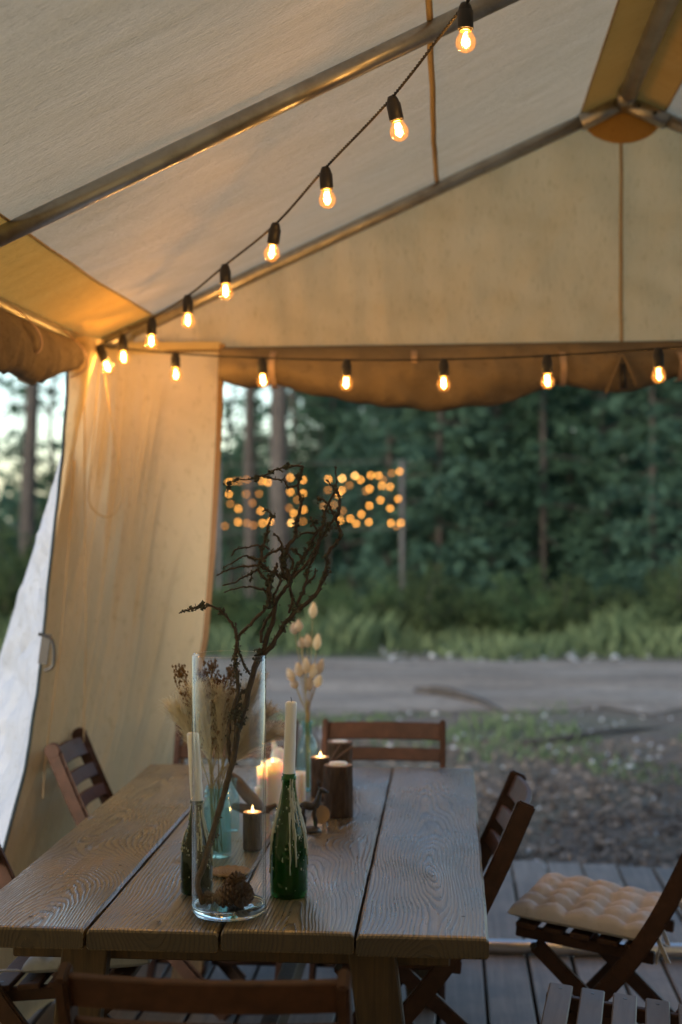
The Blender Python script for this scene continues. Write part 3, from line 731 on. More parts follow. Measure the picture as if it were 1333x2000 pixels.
# trees one can tell apart
plant('pine_tree', PIN[0], 45, 24, 1.0, 'grey pine trunk in the bright gap left of the tan canvas wall', 'tree', WOOD)
plant('pine_tree', PIN[1], 493, 25, .85, 'dark slender pine trunk just right of the tan canvas edge', 'tree', WOOD)
plant('pine_tree', PIN[0], 551, 23.5, 1.15, 'thick pale pine trunk right of the dark slender one, above the light letters', 'tree', WOOD)
plant('young_tree', THIN[0], 100, 27, 1.0, 'thin leafy tree in the bright gap beside the grey pine trunk', 'tree', WOOD)
plant('young_tree', THIN[1], 620, 27, 1.0, 'thin leafy tree with sky showing through above the light letters', 'tree', WOOD)
plant('young_tree', THIN[0], 455, 30, .9, 'thin leafy tree with sky gaps right beside the tan canvas edge', 'tree', WOOD)
# the dense dark belt
dense = [('spruce_tree', SPR[0], 760, 24.5, 1.0), ('spruce_tree', SPR[1], 860, 23.5, 1.05), ('broadleaf_tree', BRO[0], 965, 24.5, 1.0), ('spruce_tree', SPR[2], 1060, 23.6, .95), ('broadleaf_tree', BRO[2], 1165, 24.8, 1.0),
         ('spruce_tree', SPR[0], 1270, 23.6, .95), ('broadleaf_tree', BRO[1], 1370, 24.4, 1.15),
         ('broadleaf_tree', BRO[1], 700, 27.5, 1.1), ('spruce_tree', SPR[2], 810, 28.5, 1.1), ('broadleaf_tree', BRO[2], 915, 28, 1.1), ('spruce_tree', SPR[0], 1010, 29, 1.15), ('spruce_tree', SPR[1], 1110, 28, 1.2), ('broadleaf_tree', BRO[0], 1215, 28.5, 1.2), ('spruce_tree', SPR[2], 1320, 28.4, 1.1), ('spruce_tree', SPR[1], 1420, 28.6, 1.1),
         ('spruce_tree', SPR[1], 690, 33, 1.15), ('broadleaf_tree', BRO[2], 790, 33.5, 1.2), ('spruce_tree', SPR[0], 880, 33, 1.3), ('spruce_tree', SPR[2], 970, 34, 1.2), ('broadleaf_tree', BRO[0], 1060, 33, 1.4), ('spruce_tree', SPR[1], 1150, 34, 1.4), ('spruce_tree', SPR[0], 1245, 33.2, 1.3), ('broadleaf_tree', BRO[2], 1345, 34, 1.25)]
ROWS = {0: 'front row', 1: 'middle row', 2: 'back row'}
for row in range(3):
    sel = sorted([d for d in dense if (0 if d[3] < 26 else 1 if d[3] < 31 else 2) == row], key=lambda d: d[2])
    for i, (nme, ms, u, y, s) in enumerate(sel): plant(nme, ms, u, y, s, ('dark spruce' if nme == 'spruce_tree' else 'leafy green tree') + ' in the %s of the dense wood, %s from the light letters' % (ROWS[row], ORD[i]), 'tree', WOOD)
for i, (u, y, s) in enumerate(((640, 26.2, .62), (575, 26.5, .48), (505, 27.5, .50), (442, 26, .46), (545, 31, .62), (620, 32, .70), (470, 33, .60), (520, 29, .72), (590, 35, .85))):
    plant('broadleaf_tree', BRO[i % 3], u, y, s, 'low leafy tree behind the light letters, ' + ('tallest and right of them', 'fourth from the canvas edge', 'second from the canvas edge', 'next to the tan canvas edge', 'far back in the middle', 'far back at the right', 'far back at the left', 'between the two pine trunks', 'tallest of the far back ones')[i], 'tree', WOOD)
for i, (u, y, s) in enumerate(((-30, 25, .42), (25, 26, .46), (80, 25.2, .44), (130, 26.6, .46), (180, 25.5, .5))):
    plant('broadleaf_tree', BRO[(i + 1) % 3], u, y, s, 'low leafy tree in the gap left of the tan canvas wall, %s from the left' % ORD[i], 'tree', WOOD)
SG = 'shrubs along the far side of the track'
k = 0
for row, (yb, n) in enumerate(((20.4, 13), (22.2, 13))):
    for i in range(n):
        u = 430 + i * 82 + random.uniform(-25, 25) + row * 30
        plant('shrub', SHR[k % 3], u, yb + random.uniform(-.5, .5), random.uniform(.65, .9), 'low green shrub in the %s row past the track, %s from the tan canvas edge' % (('front', 'back')[row], ORD[i]), 'shrub', SG, 'stem'); k += 1
for i, (u, y, s) in enumerate(((-20, 20, 1.0), (45, 21, 1.15), (110, 20.5, 1.1), (10, 23, 1.3), (90, 23, 1.3))):
    plant('shrub', SHR[k % 3], u, y, s, 'low green shrub seen past the pale wall flap, ' + ('cut off at the picture edge', 'in the middle of the front ones', 'nearest the flap', 'at the back left', 'at the back right')[i], 'shrub', SG, 'stem'); k += 1
# far wood as one mass
r = random.Random(5); fb = MB(); pts = []; dirs = []
for i in range(26000):
    u = r.uniform(-300, 1900); y = r.uniform(40, 52)
    z = r.uniform(0, 9)
    keep = 1.0 if u > 760 else (.50 if u > 640 else (.30 if z > 3.6 + 1.4 * nz(u * .02) else .8))
    if u < 200: keep = .10 if z > 2.6 else .7
    if r.random() > keep: continue
    if nz(u * .012, z * .8, y * .3) < -.25 and z > 3: continue
    pts.append((gx(u, y), y, GZ + z)); dirs.append((r.gauss(0, 1), r.gauss(0, 1), r.gauss(-.3, .6)))
cards(pts, dirs, .55, .16, fb, r)
tag(fb.build('distant_wood', M['spruce']), 'far dark mass of wood behind the nearer trees', 'wood', kind='stuff')
# grass beyond the track and thin tufts before it
gb = MB(); r = random.Random(8)
def blades(n, xr, yr, h, keep):
    for _ in range(n):
        x = r.uniform(*xr); y = r.uniform(*yr)
        if not keep(x, y): continue
        hh = h * r.uniform(.4, 1.3) * (.35 + 1.1 * max(0, .5 + nz(x * .55, y * .55, 7))); a = r.uniform(0, 6.28); b_ = hh * r.uniform(.1, .6); w_ = .012 + .012 * r.random()
        c, s = math.cos(a), math.sin(a); z = GZ + .03 * nz(x * .35, y * .35)
        gb.add([(x - s * w_, y + c * w_, z), (x + s * w_, y - c * w_, z), (x + c * b_ * .35, y + s * b_ * .35, z + hh * .65), (x + c * b_, y + s * b_, z + hh)], [(0, 1, 2), (2, 1, 3)])
blades(30000, (-9.5, 6.5), (17.7, 23.5), .36, lambda x, y: r.random() < min(1, (y - 18.2) / 2.2 + .9 * nz(x * .7, y * .7)))
blades(9000, (-3, 5.5), (9.6, 13.8), .06, lambda x, y: nz(x * .9, y * .9, 3) > .02)
blades(260, (.0, 1.1), (10.6, 12.6), .10, lambda x, y: nz(x * 2, y * 2, 1) > 0)
tag(gb.build('grass', M['grass']), 'green grass along the far edge of the track', 'grass', kind='stuff')

# bark chips and pebbles beyond the deck
cb = MB(); pbm = MB(); r = random.Random(12)
def chip(b, x, y, sz):
    a = r.uniform(0, 6.28); rot = Matrix.Rotation(a, 3, 'Z') @ Matrix.Rotation(r.gauss(0, .45), 3, 'X') @ Matrix.Rotation(r.gauss(0, .35), 3, 'Y')
    z = GZ + .03 * nz(x * .35, y * .35) + sz * .25 + .03 * r.random() * (1 if y < 11 else .3)
    vs = [Vector((sz * r.uniform(.6, 1.2), 0, 0)), Vector((0, sz * r.uniform(.4, .8), 0)), Vector((-sz * r.uniform(.6, 1.2), 0, 0)), Vector((0, -sz * r.uniform(.4, .8), 0)), Vector((0, 0, sz * r.uniform(.3, .6))), Vector((0, 0, -sz * .35))]
    b.add([rot @ p + Vector((x, y, z)) for p in vs], [(0, 1, 4), (1, 2, 4), (2, 3, 4), (3, 0, 4), (1, 0, 5), (2, 1, 5), (3, 2, 5), (0, 3, 5)])
for _ in range(16000):
    y = 6.5 + 5.2 * r.random() ** 1.1; x = r.uniform(-1.9, 3.6)
    chip(cb, x, y, r.choice((.010, .014, .018, .022, .034)) * r.uniform(.8, 1.3) * (1 if y < 10 else .7))
for _ in range(420):
    y = 6.6 + 7.5 * r.random(); x = r.uniform(-2.2, 4.2); chip(pbm, x, y, r.uniform(.015, .042))
for _ in range(160):
    chip(pbm, r.uniform(-1, 5), r.uniform(17.8, 20.5), r.uniform(.03, .07))
tag(cb.build('bark_chips', M['chips']), 'brown bark chips strewn beyond the deck', 'mulch', kind='stuff')
tag(pbm.build('pebbles', M['pebble']), 'pale pebbles scattered over the ground', 'gravel', kind='stuff')
def stick(pts, rad, name, label, cat):
    b = MB(); pp = smoothpath(pts, 4); b.tube(pp, [rad * (1 + .25 * nz(i * .7)) * (1 - .5 * i / len(pp)) for i in range(len(pp))], 8)
    o = b.build(name, M['trunk'], None, smooth=True); tag(o, label, cat); return o
zz = GZ + .02
stick([(gx(815, 14.5), 14.6, zz), (gx(860, 14.3), 14.3, zz + .06), (gx(930, 13.9), 13.8, zz + .03), (gx(975, 13.5), 13.4, zz - .03)], .05, 'fallen_log', 'dark weathered log lying at the near edge of the sandy track', 'log')
stick([(gx(1010, 11.5), 11.4, zz), (gx(1100, 11.6), 11.6, zz + .02), (gx(1200, 11.9), 12.0, zz + .02), (gx(1300, 12.3), 12.5, zz - .03)], .028, 'long_stick', 'long thin dark stick lying beyond the bark chips', 'stick')

# ================================================================== LIGHT SIGN AT THE WOOD
SY = 21.3
dots = [(150,195,1),(185,190,0),(215,190,0),(262,180,0),(355,188,1),(393,197,1),(532,167,1),(610,183,1),(150,270,1),(257,270,0),(338,268,0),(532,256,1),(610,266,1),(296,325,0),(575,305,0),(210,362,1),(347,375,1),(525,357,0),(553,390,1),(612,367,1),(207,443,1),(262,450,0),(302,463,0),(360,450,1),(408,440,1),(537,448,2),(610,440,0),(125,468,0),
        (767,177,1),(853,173,2),(932,157,2),(967,182,1),(1030,153,1),(1077,155,1),(1160,140,0),(1209,130,1),(765,245,0),(850,247,1),(827,272,1),(898,215,0),(1024,237,1),(1100,218,1),(1150,225,1),(1000,250,0),(1090,308,1),(1200,300,1),(802,337,0),(740,347,0),(1022,343,1),(855,375,0),(1150,358,1),(973,395,1),(840,433,1),(903,422,1),(940,453,1),(1018,443,1),(1155,450,1),(1217,448,1),(1190,470,0),(160,330,0),(1105,180,0)]
sign = empty('light_letters', (at(600, 1000, SY).x, SY, GZ)); tag(sign, 'row of large letters made of glowing orange bulbs on posts before the wood', 'light sign')
sb = MB(); sb.lathe([(.0, -.016), (.010, -.012), (.016, 0), (.010, .012), (.0, .016)], 10)
SBM = [sb.mesh('bulb', M[m_], True) for m_ in ('signbulb_dim', 'signbulb', 'signbulb_hot')]
wires = {}
for zx, zy, e in dots:
    p = at(400 + .315 * zx, 880 + .315 * zy, SY + (random.uniform(-.05, .05)))
    link_obj('bulb', SBM[e], sign, p - sign.location); wires.setdefault(int(zx // 65), []).append(p)
for kx, ps in wires.items():
    ps = sorted(ps, key=lambda p: p.z)
    if len(ps) > 1:
        b = MB(); b.tube([p + Vector((0, .02, 0)) for p in ps], .006, 5); b.build('wire', M['cable'], sign, world=True)
for vv in (905, 1036):
    a, c = at(425, vv + 6, SY + .05), at(800, vv - 6, SY + .05); b = MB(); b.tube([a, c], .006, 6); b.build('crossbar', M['postwood'], sign, world=True)
for u in (428, 786):
    a = at(u, 900, SY + .09); b = MB(); b.tube([(a.x, a.y, GZ - .1), a], .035, 10); b.build('post', M['postwood'], sign, smooth=True, world=True)

# ================================================================== TABLE
TX = [-1.082, -.790, -.496, -.203, .085]; TZ = .75; TH = .048
table = empty('plank_table', (-.5, 4.03, 0)); tag(table, 'long rustic table of four wide brown planks on trestle legs', 'table')
for i in range(4):
    y0 = 3.030 + (.0, .004, .006, -.004)[i]; y1 = 5.035 + (.02, -.01, .0, .015)[i]; wd = TX[i + 1] - TX[i] - .006
    b = MB(); n = 40; vs = []
    # plank with slightly wavy long edges and eased arrises
    prof = lambda e: [(-wd / 2 + e, -TH), (-wd / 2, -TH + .005), (-wd / 2, -.006), (-wd / 2 + .006, 0), (-wd / 4, .0012), (0, .0006), (wd / 4, .0010), (wd / 2 - .006, 0), (wd / 2, -.006), (wd / 2, -TH + .005), (wd / 2 - e, -TH)]
    P = prof(.005); m = len(P); ys = [y0, y0 + .004, y0 + .012] + list(np.linspace(y0 + .05, y1 - .05, n)) + [y1 - .012, y1 - .004, y1]
    for j, y in enumerate(ys):
        e = 0 if 2 <= j < len(ys) - 2 else (.006 if j in (0, len(ys) - 1) else .002)
        for (px, pz) in P:
            wv = .0018 * nz(y * 5 + i * 9, i) * (1 if px > 0 else -1) + .0008 * nz(y * 40, i * 3.1, px * 9)
            zed = pz - (e if pz > -.01 else -e)
            vs.append((px + (wv if abs(px) > wd * .4 else 0), y - 4.03, zed + .0015 * nz(y * 2, i * 5)))
    fs = [(j * m + q, j * m + (q + 1) % m, (j + 1) * m + (q + 1) % m, (j + 1) * m + q) for j in range(len(ys) - 1) for q in range(m)]
    fs += [tuple(range(m - 1, -1, -1)), tuple((len(ys) - 1) * m + q for q in range(m))]
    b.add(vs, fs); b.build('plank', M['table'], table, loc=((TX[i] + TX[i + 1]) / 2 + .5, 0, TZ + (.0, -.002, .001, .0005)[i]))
for (u_, v_) in ((890, 1625), (936, 1515), (905, 1790), (735, 1600), (60, 1790), (235, 1690), (250, 1560), (660, 1730), (310, 1800)):
    d_ = ray(u_, v_); P_ = CAM + d_ * ((TZ + .0012 - CAM.z) / d_.z); b = MB(); b.lathe([(0, .0012), (.0035, .0010), (.0045, 0)], 10); b.build('nail_head', M['darkmetal'], table, loc=(P_.x + .5, P_.y - 4.03, TZ + .0012))
def board(a, c, wd, th, side, name='leg', mat='leg', parent=None):
    b = MB(); b.ribbon([a, c], (wd, th), side); return b.build(name, M[mat], parent or table, bevel=.004, world=True)
for yy in (3.16, 4.78):
    board((-.815, yy, .69), (-.90, yy, .004), .105, .05, (1, 0, 0)); board((-.175, yy, .69), (-.09, yy, .004), .105, .05, (1, 0, 0))
    b = MB(); b.box((-.5, yy + .055, .668), (1.0, .05, .065)); b.build('cross_beam', M['leg'], table, bevel=.004, world=True)
    b = MB(); b.box((-.5, yy + .052, .20), (.86, .045, .085)); b.build('cross_beam', M['leg'], table, bevel=.004, world=True)
b = MB(); b.box((-.5, 3.97, .20), (.05, 1.56, .085)); b.build('stretcher', M['leg'], table, bevel=.004, world=True)

# ================================================================== FOLDING CHAIRS
def folding_chair(loc, rz, label, W=.47, rounded=False, seatmat='chair', scale=1.0, ncush=None):
    root = empty('folding_chair', (loc[0], loc[1], 0), rz); tag(root, label, 'chair', 'folding chairs round the table')
    root.scale = (scale,) * 3
    sw, st = .052, .022
    side = smoothpath([(0, -.345, .875), (0, -.260, .68), (0, -.168, .50), (0, -.045, .33), (0, .235, .012)], 5)
    for s in (-1, 1):
        b = MB(); b.ribbon([p + Vector((s * (W / 2 - st / 2), 0, 0)) for p in side], (st, sw), (1, 0, 0)); o = b.build('stile', M['chair'], root, bevel=.005 if not rounded else .010, segs=2)
        if rounded:
            q = MB(); q.tube([(s * (W / 2 - st / 2) - st / 2 - .001, -.344, .872), (s * (W / 2 - st / 2) + st / 2 + .001, -.344, .872)], sw / 2 + .0005, 20); q.build('rounded_tip', M['chair'], o, bevel=.003)
        b = MB(); b.ribbon([(s * (W / 2 - st * 1.7), .165, .425), (s * (W / 2 - st * 1.7), -.29, .012)], (st, .045), (1, 0, 0)); b.build('rear_leg', M['chair'], root, bevel=.005, segs=2)
        b = MB(); b.ribbon([(s * (W / 2 - st * 2.8), .225, .452), (s * (W / 2 - st * 2.8), -.17, .415)], (st, .034), (1, 0, 0)); b.build('seat_rail', M['chair'], root, bevel=.003)
        for (yy, zz_) in ((-.0, .285), (.16, .428)):
            b = MB(); b.tube([(s * (W / 2 - .01), yy, zz_), (s * (W / 2 + .004), yy, zz_)], .009, 10); b.build('bolt', M['darkmetal'], root)
    # curved back slats
    for (zc, hh) in ((.838, .066), (.757, .050), (.687, .044)):
        t = (zc - .50) / .375; yc = -.168 - .177 * t; tilt = math.atan2(.085, .195)
        b = MB(); wi = W - 2 * st + .004
        vs = []; N_ = 10
        for i in range(N_ + 1):
            u = i / N_; xx = lerp(-wi / 2, wi / 2, u); bow = -.022 * (1 - (2 * u - 1) ** 2)
            for (dn, dz) in ((-.008, -hh / 2), (.008, -hh / 2), (.008, hh / 2), (-.008, hh / 2)):
                vs.append((xx, yc + bow + dn - math.sin(tilt) * dz, zc + dz * math.cos(tilt) + dn * .3))
        fs = [(i * 4 + q, i * 4 + (q + 1) % 4, (i + 1) * 4 + (q + 1) % 4, (i + 1) * 4 + q) for i in range(N_) for q in range(4)] + [(3, 2, 1, 0), tuple(N_ * 4 + q for q in range(4))]
        b.add(vs, fs); b.build('back_slat', M['chair'], root, bevel=.003)
    for i in range(5):
        yy = .190 - i * .078; b = MB(); b.box((0, 0, 0), (W - st * 2.4, .058, .016)); zt = lerp(.452, .415, (.225 - yy) / .395) + .025
        o = b.build('seat_slat', M[seatmat], root, bevel=.003, loc=(0, yy, zt)); o.rotation_euler = (math.atan2(.037, .395), 0, 0)
        for s in (-1, 1):
            q = MB(); q.tube([(s * (W / 2 - st * 2.8), 0, .0075), (s * (W / 2 - st * 2.8), 0, .0088)], .005, 8); q.build('screw', M['darkmetal'], o)
    for (yy, zz_) in ((.13, .11), (-.2, .098)):
        b = MB(); b.tube([(-W / 2 + .02, yy, zz_), (W / 2 - .02, yy, zz_)], .011, 10); b.build('stretcher', M['chair'], root, smooth=True)
    return root
def cushion(loc, rz, label, mat, S=.40, T=.05, tilt=.09):
    root = empty('seat_cushion', loc, rz); tag(root, label, 'cushion', 'seat cushions')
    b = MB(); n = 72; K = 5; jr = random.Random(int(S * 1000)); TU = {(i, j): (i + jr.uniform(-.13, .13), j + jr.uniform(-.13, .13)) for i in range(1, K) for j in range(1, K)}
    def hgt(u, v):
        e = (1 - abs(2 * u - 1) ** 7) * (1 - abs(2 * v - 1) ** 7); e = max(0, e) ** .5
        d = 0; gu, gv = u * K, v * K
        for i in range(1, K):
            for j in range(1, K): q_ = TU[i, j]; d += math.exp(-((gu - q_[0]) ** 2 + (gv - q_[1]) ** 2) * 9.0)
        gr = .42 * sum(math.exp(-((gu - i - .13 * nz(gv * 1.3, i, 1)) ** 2) * 30) + math.exp(-((gv - i - .13 * nz(gu * 1.3, i, 5)) ** 2) * 30) for i in range(1, K))
        return e * (1 - .55 * min(1, d) - .55 * min(.6, gr) + .22 * nz(u * 6, v * 6, 3) + .05 * nz(u * 30, v * 30, 5))
    def top(u, v):
        pin = 1 - .05 * math.sin(math.pi * u) * abs(2 * v - 1) ** 3
        return ((u - .5) * S * (1 - .04 * math.sin(math.pi * v) * abs(2 * u - 1) ** 3), (v - .5) * S * pin, .022 + (T - .012) * hgt(u, v) - tilt * (.5 - v) * S)
    def bot(u, v):
        e = max(0, (1 - abs(2 * u - 1) ** 6) * (1 - abs(2 * v - 1) ** 6)) ** .5
        return ((u - .5) * S * (1 - .04 * math.sin(math.pi * v) * abs(2 * u - 1) ** 3), (v - .5) * S * (1 - .05 * math.sin(math.pi * u) * abs(2 * v - 1) ** 3), .022 - .020 * e - tilt * (.5 - v) * S)
    b.grid(n, n, top); b.grid(n, n, bot); b.build('padding', M[mat], root, smooth=True)
    for i in range(1, K):
        for j in range(1, K):
            p = top(TU[i, j][0] / K, TU[i, j][1] / K); q = MB(); q.lathe([(0, .004), (.006, .002), (.007, 0)], 8, (p[0], p[1], p[2])); q.build('tuft_button', M[mat], root)
    return root
folding_chair((-.80, 4.975), R(180), 'brown folding chair at the far table end, half hidden by the plumes', .46)
folding_chair((-.247, 4.975), R(180), 'brown folding chair at the far table end, its three slats in clear view', .46)
folding_chair((-.955, 4.745), R(-90), 'brown folding chair with rounded tips against the tan canvas wall', .36, True)
folding_chair((-1.02, 3.72), R(-90), 'brown folding chair with a pale tied cushion at the near left table side', .44)
folding_chair((-.417, 2.715), R(0), 'brown folding chair in the foreground with its back to the camera', .50)
folding_chair((-.14, 4.06), R(90), 'brown folding chair tucked against the right table edge, leaning outward', .47)
folding_chair((.455, 4.215), R(72), 'brown folding chair with a beige tufted cushion, standing on the deck', .45)
folding_chair((.435, 3.345), R(82), 'grey slatted folding chair seat at the lower right corner, without cushion', .45, False, 'chairgrey')
cu = cushion((.425, 4.225, .468), R(72), 'beige tufted square cushion on the folding chair at the right', 'cushion', .42, .056)
for p0, p1 in (((-.17, -.16, .02), (-.19, -.21, -.06)), ((.17, -.16, .02), (.2, -.22, -.05))):
    b = MB(); a = Vector(p0); c = Vector(p1); m_ = a.lerp(c, .5) + Vector((0, -.03, .02))
    b.ribbon(smoothpath([a, m_, c], 5), (.014, .004), (1, .3, 0)); b.ribbon(smoothpath([m_, m_ + Vector((.03, .0, .03)), m_ + Vector((.035, -.02, -.02)), m_], 4), (.014, .004), (.3, 1, 0)); b.ribbon(smoothpath([m_, m_ + Vector((-.03, .0, .02)), m_ + Vector((-.02, -.03, -.05))], 4), (.014, .004), (.3, 1, 0))
    b.build('tie_bow', M['cushion'], cu)
cu = cushion((-.93, 3.74, .470), R(-90), 'pale grey cushion under the table edge on the near left chair', 'cushion_grey', .34, .05)
for sx in (-1, 1):
    b = MB(); P0 = Vector((sx * .17, -.17, .01))
    b.ribbon(smoothpath([P0, P0 + Vector((sx * .05, -.05, .01)), P0 + Vector((sx * .062, -.075, -.03)), P0 + Vector((sx * .065, -.07, -.13)), P0 + Vector((sx * .062, -.06, -.19))], 5), (.018, .003), (.6, .8, 0))
    b.ribbon(smoothpath([P0 + Vector((sx * .06, -.07, -.01)), P0 + Vector((sx * .066, -.11, .0)), P0 + Vector((sx * .066, -.12, -.05)), P0 + Vector((sx * .062, -.07, -.03))], 5), (.016, .003), (.6, .8, 0))
    b.build('tie_ribbon', M['ribbon'], cu)

# ================================================================== ON THE TABLE
def tz(x, y): return TZ + .002
def place(name, u, y, label, cat, group=None, z=None):
    o = empty(name, (gx(u, y), y, TZ + .0015 if z is None else z)); tag(o, label, cat, group); return o
flame_light = bpy.data.lights.new('flame_light', 'POINT'); flame_light.energy = CANDLE_W; flame_light.color = (1, .50, .16); flame_light.shadow_soft_size = .006
def flame(parent, loc, s=1.0):
    b = MB(); b.lathe([(.0, -.002 * s), (.0030 * s, .002 * s), (.0042 * s, .007 * s), (.0034 * s, .013 * s), (.0016 * s, .020 * s), (.0, .026 * s)], 10); b.build('flame', M['flame'], parent, smooth=True, loc=loc)
    lo = bpy.data.objects.new('flame_light', flame_light); col.objects.link(lo); lo.parent = parent; lo.location = Vector(loc) + Vector((0, 0, .016 * s))
# --- tall glass vase
VX, VY, VR, VH = -.497, 3.175, .0835, .582
vase = empty('glass_vase', (VX, VY, TZ + .0015)); tag(vase, 'tall clear glass cylinder vase holding a mossy branch', 'vase')
b = MB(); b.lathe([(VR - .0045, .024), (VR - .004, .10), (VR - .004, VH - .003), (VR - .002, VH), (VR, VH - .002), (VR, .10), (VR, .024)], 72); b.build('wall', M['vase'], vase, smooth=True)
b = MB(); b.lathe([(0, .0), (VR * .82, .0), (VR * .94, .002), (VR - .001, .008), (VR, .0235), (VR - .0045, .0235), (VR - .012, .019), (VR * .6, .016), (0, .0155)], 72); b.build('base', M['solidglass'], vase, smooth=True)
# --- lichen-covered branch
def zt5(p): return (400 + .315 * p[0], 880 + .315 * p[1])
def poly(pts, off, dy0, dy1, z5=True):
    n = len(pts); out = []
    for i, p in enumerate(pts):
        u, v = zt5(p) if z5 else p
        out.append(at(u, v, VY + off + lerp(dy0, dy1, i / max(1, n - 1)) + .012 * nz(u * .05, v * .05, off * 9)))
    return smoothpath(out, 4)
BR = [  # (points, photo? , y offsets, start radius, end radius)
 ([(397, 1764), (385, 1728), (399, 1688), (420, 1610), (435, 1565), (447, 1520), (459, 1466), (468, 1418), (480, 1376), (492, 1328), (504, 1286), (511, 1268)], False, -.02, .02, .0095, .0085),
 ([(452, 1490), (447, 1462), (447, 1430), (453, 1394), (465, 1355), (463, 1319), (460, 1289), (463, 1262), (466, 1244)], False, .0, -.02, .0065, .0050),
 ([(486, 1345), (470, 1356), (462, 1380), (460, 1410), (463, 1440)], False, .01, .01, .005, .004),
 ([(489, 1318), (478, 1300), (466, 1274)], False, .02, -.02, .004, .003),
 ([(352, 1275), (390, 1150), (430, 1040), (440, 950), (490, 870), (530, 800), (490, 700), (480, 640)], True, .02, .03, .0075, .0045),
 ([(352, 1275), (430, 1190), (480, 1100), (560, 1000), (640, 940), (700, 880), (740, 790), (760, 700), (770, 630), (830, 560), (840, 520), (820, 430), (790, 380), (765, 330), (740, 310), (695, 300)], True, .02, .06, .0075, .0028),
 ([(805, 420), (830, 390), (840, 310), (820, 250), (815, 180), (815, 95)], True, .05, .06, .0035, .0016),
 ([(205, 1175), (190, 1120), (160, 1060), (110, 1000), (50, 970), (0, 960), (-80, 980), (-158, 1006)], True, -.02, -.03, .0045, .0016),
 ([(20, 965), (-40, 982), (-62, 990)], True, -.03, -.03, .0025, .0014),
 ([(210, 1155), (270, 1090), (330, 1030), (390, 960), (405, 900), (400, 800), (430, 760), (440, 720)], True, -.02, .0, .0048, .004),
 ([(352, 1190), (360, 1100), (410, 1020), (440, 950)], True, .02, .03, .005, .004),
 ([(385, 870), (350, 860), (280, 845), (200, 855), (125, 880)], True, .0, -.05, .004, .0015),
 ([(330, 740), (290, 760), (240, 790), (170, 825), (105, 838)], True, .0, -.03, .0038, .0015),
 ([(390, 735), (340, 720), (250, 715), (160, 735), (75, 775)], True, .0, .04, .004, .0016),
 ([(380, 690), (350, 680), (290, 665), (240, 655), (180, 690), (115, 725)], True, .0, .02, .0038, .0015),
 ([(400, 610), (360, 590), (290, 595), (220, 605), (180, 625), (168, 650)], True, .01, -.03, .0033, .0014),
 ([(330, 740), (350, 680), (360, 600), (380, 530), (400, 460), (418, 400), (395, 375), (365, 370)], True, .0, .03, .0042, .0022),
 ([(500, 650), (530, 580), (560, 530), (570, 440), (585, 390), (600, 310), (580, 250), (585, 180), (600, 120), (605, 98), (540, 95), (460, 115), (370, 150), (280, 175), (190, 185), (150, 215), (140, 265)], True, .03, -.02, .0055, .0014),
 ([(582, 210), (520, 225), (490, 185), (420, 170), (360, 155)], True, .0, -.02, .0035, .0018),
 ([(530, 800), (600, 740), (640, 690), (670, 650), (700, 580), (720, 500), (740, 440), (750, 370), (770, 330), (800, 270), (820, 240)], True, .03, .03, .005, .003),
 ([(545, 775), (600, 680), (640, 610), (680, 540), (700, 500), (670, 450), (655, 410)], True, .04, .06, .0042, .003),
 ([(690, 515), (640, 510), (585, 520)], True, .06, .03, .0032, .002),
 ([(570, 970), (600, 890), (630, 820), (640, 740), (690, 640), (720, 560), (770, 470), (810, 410), (835, 340), (830, 260), (795, 230), (765, 185)], True, .03, .04, .0048, .002),
 ([(480, 640), (480, 600), (470, 560), (435, 515)], True, .03, .0, .004, .0022),
 ([(490, 600), (400, 640), (350, 680)], True, .02, .0, .004, .0035),
 ([(350, 690), (390, 740), (430, 760), (520, 800)], True, .0, .03, .0038, .004),
 ([(530, 800), (490, 760), (480, 690), (500, 640), (510, 590)], True, .03, .03, .0048, .0045),
 ([(545, 610), (590, 650), (600, 690)], True, .03, .05, .0032, .003),
 ([(632, 822), (680, 780), (685, 730)], True, .04, .06, .0035, .0025),
 ([(525, 1010), (545, 920), (530, 860), (520, 800)], True, .02, .04, .0042, .0035),
 ([(400, 960), (395, 880), (400, 800), (440, 740), (450, 700)], True, -.01, .01, .005, .004),
 ([(330, 740), (370, 790), (405, 830), (400, 900)], True, .0, .0, .004, .004),
 ([(540, 740), (545, 690), (520, 640)], True, .03, .05, .0035, .003),
 ([(205, 1170), (195, 1110), (190, 1068)], True, -.02, -.02, .0028, .0014),
 ([(290, 760), (292, 790), (278, 808)], True, .0, -.02, .002, .001),
 ([(205, 1165), (200, 1220), (188, 1285)], True, -.02, -.02, .0042, .0045),
 ([(700, 500), (740, 470), (745, 420)], True, .05, .02, .003, .0018),
 ([(440, 760), (470, 800), (450, 860), (430, 900), (440, 950)], True, .02, -.01, .0038, .0035),
]
branch = empty('mossy_branch', at(397, 1764, VY - .02)); tag(branch, 'dark twisted branch crusted with lichen rising from the glass vase', 'branch')
bm_, li = MB(), MB(); r = random.Random(3)
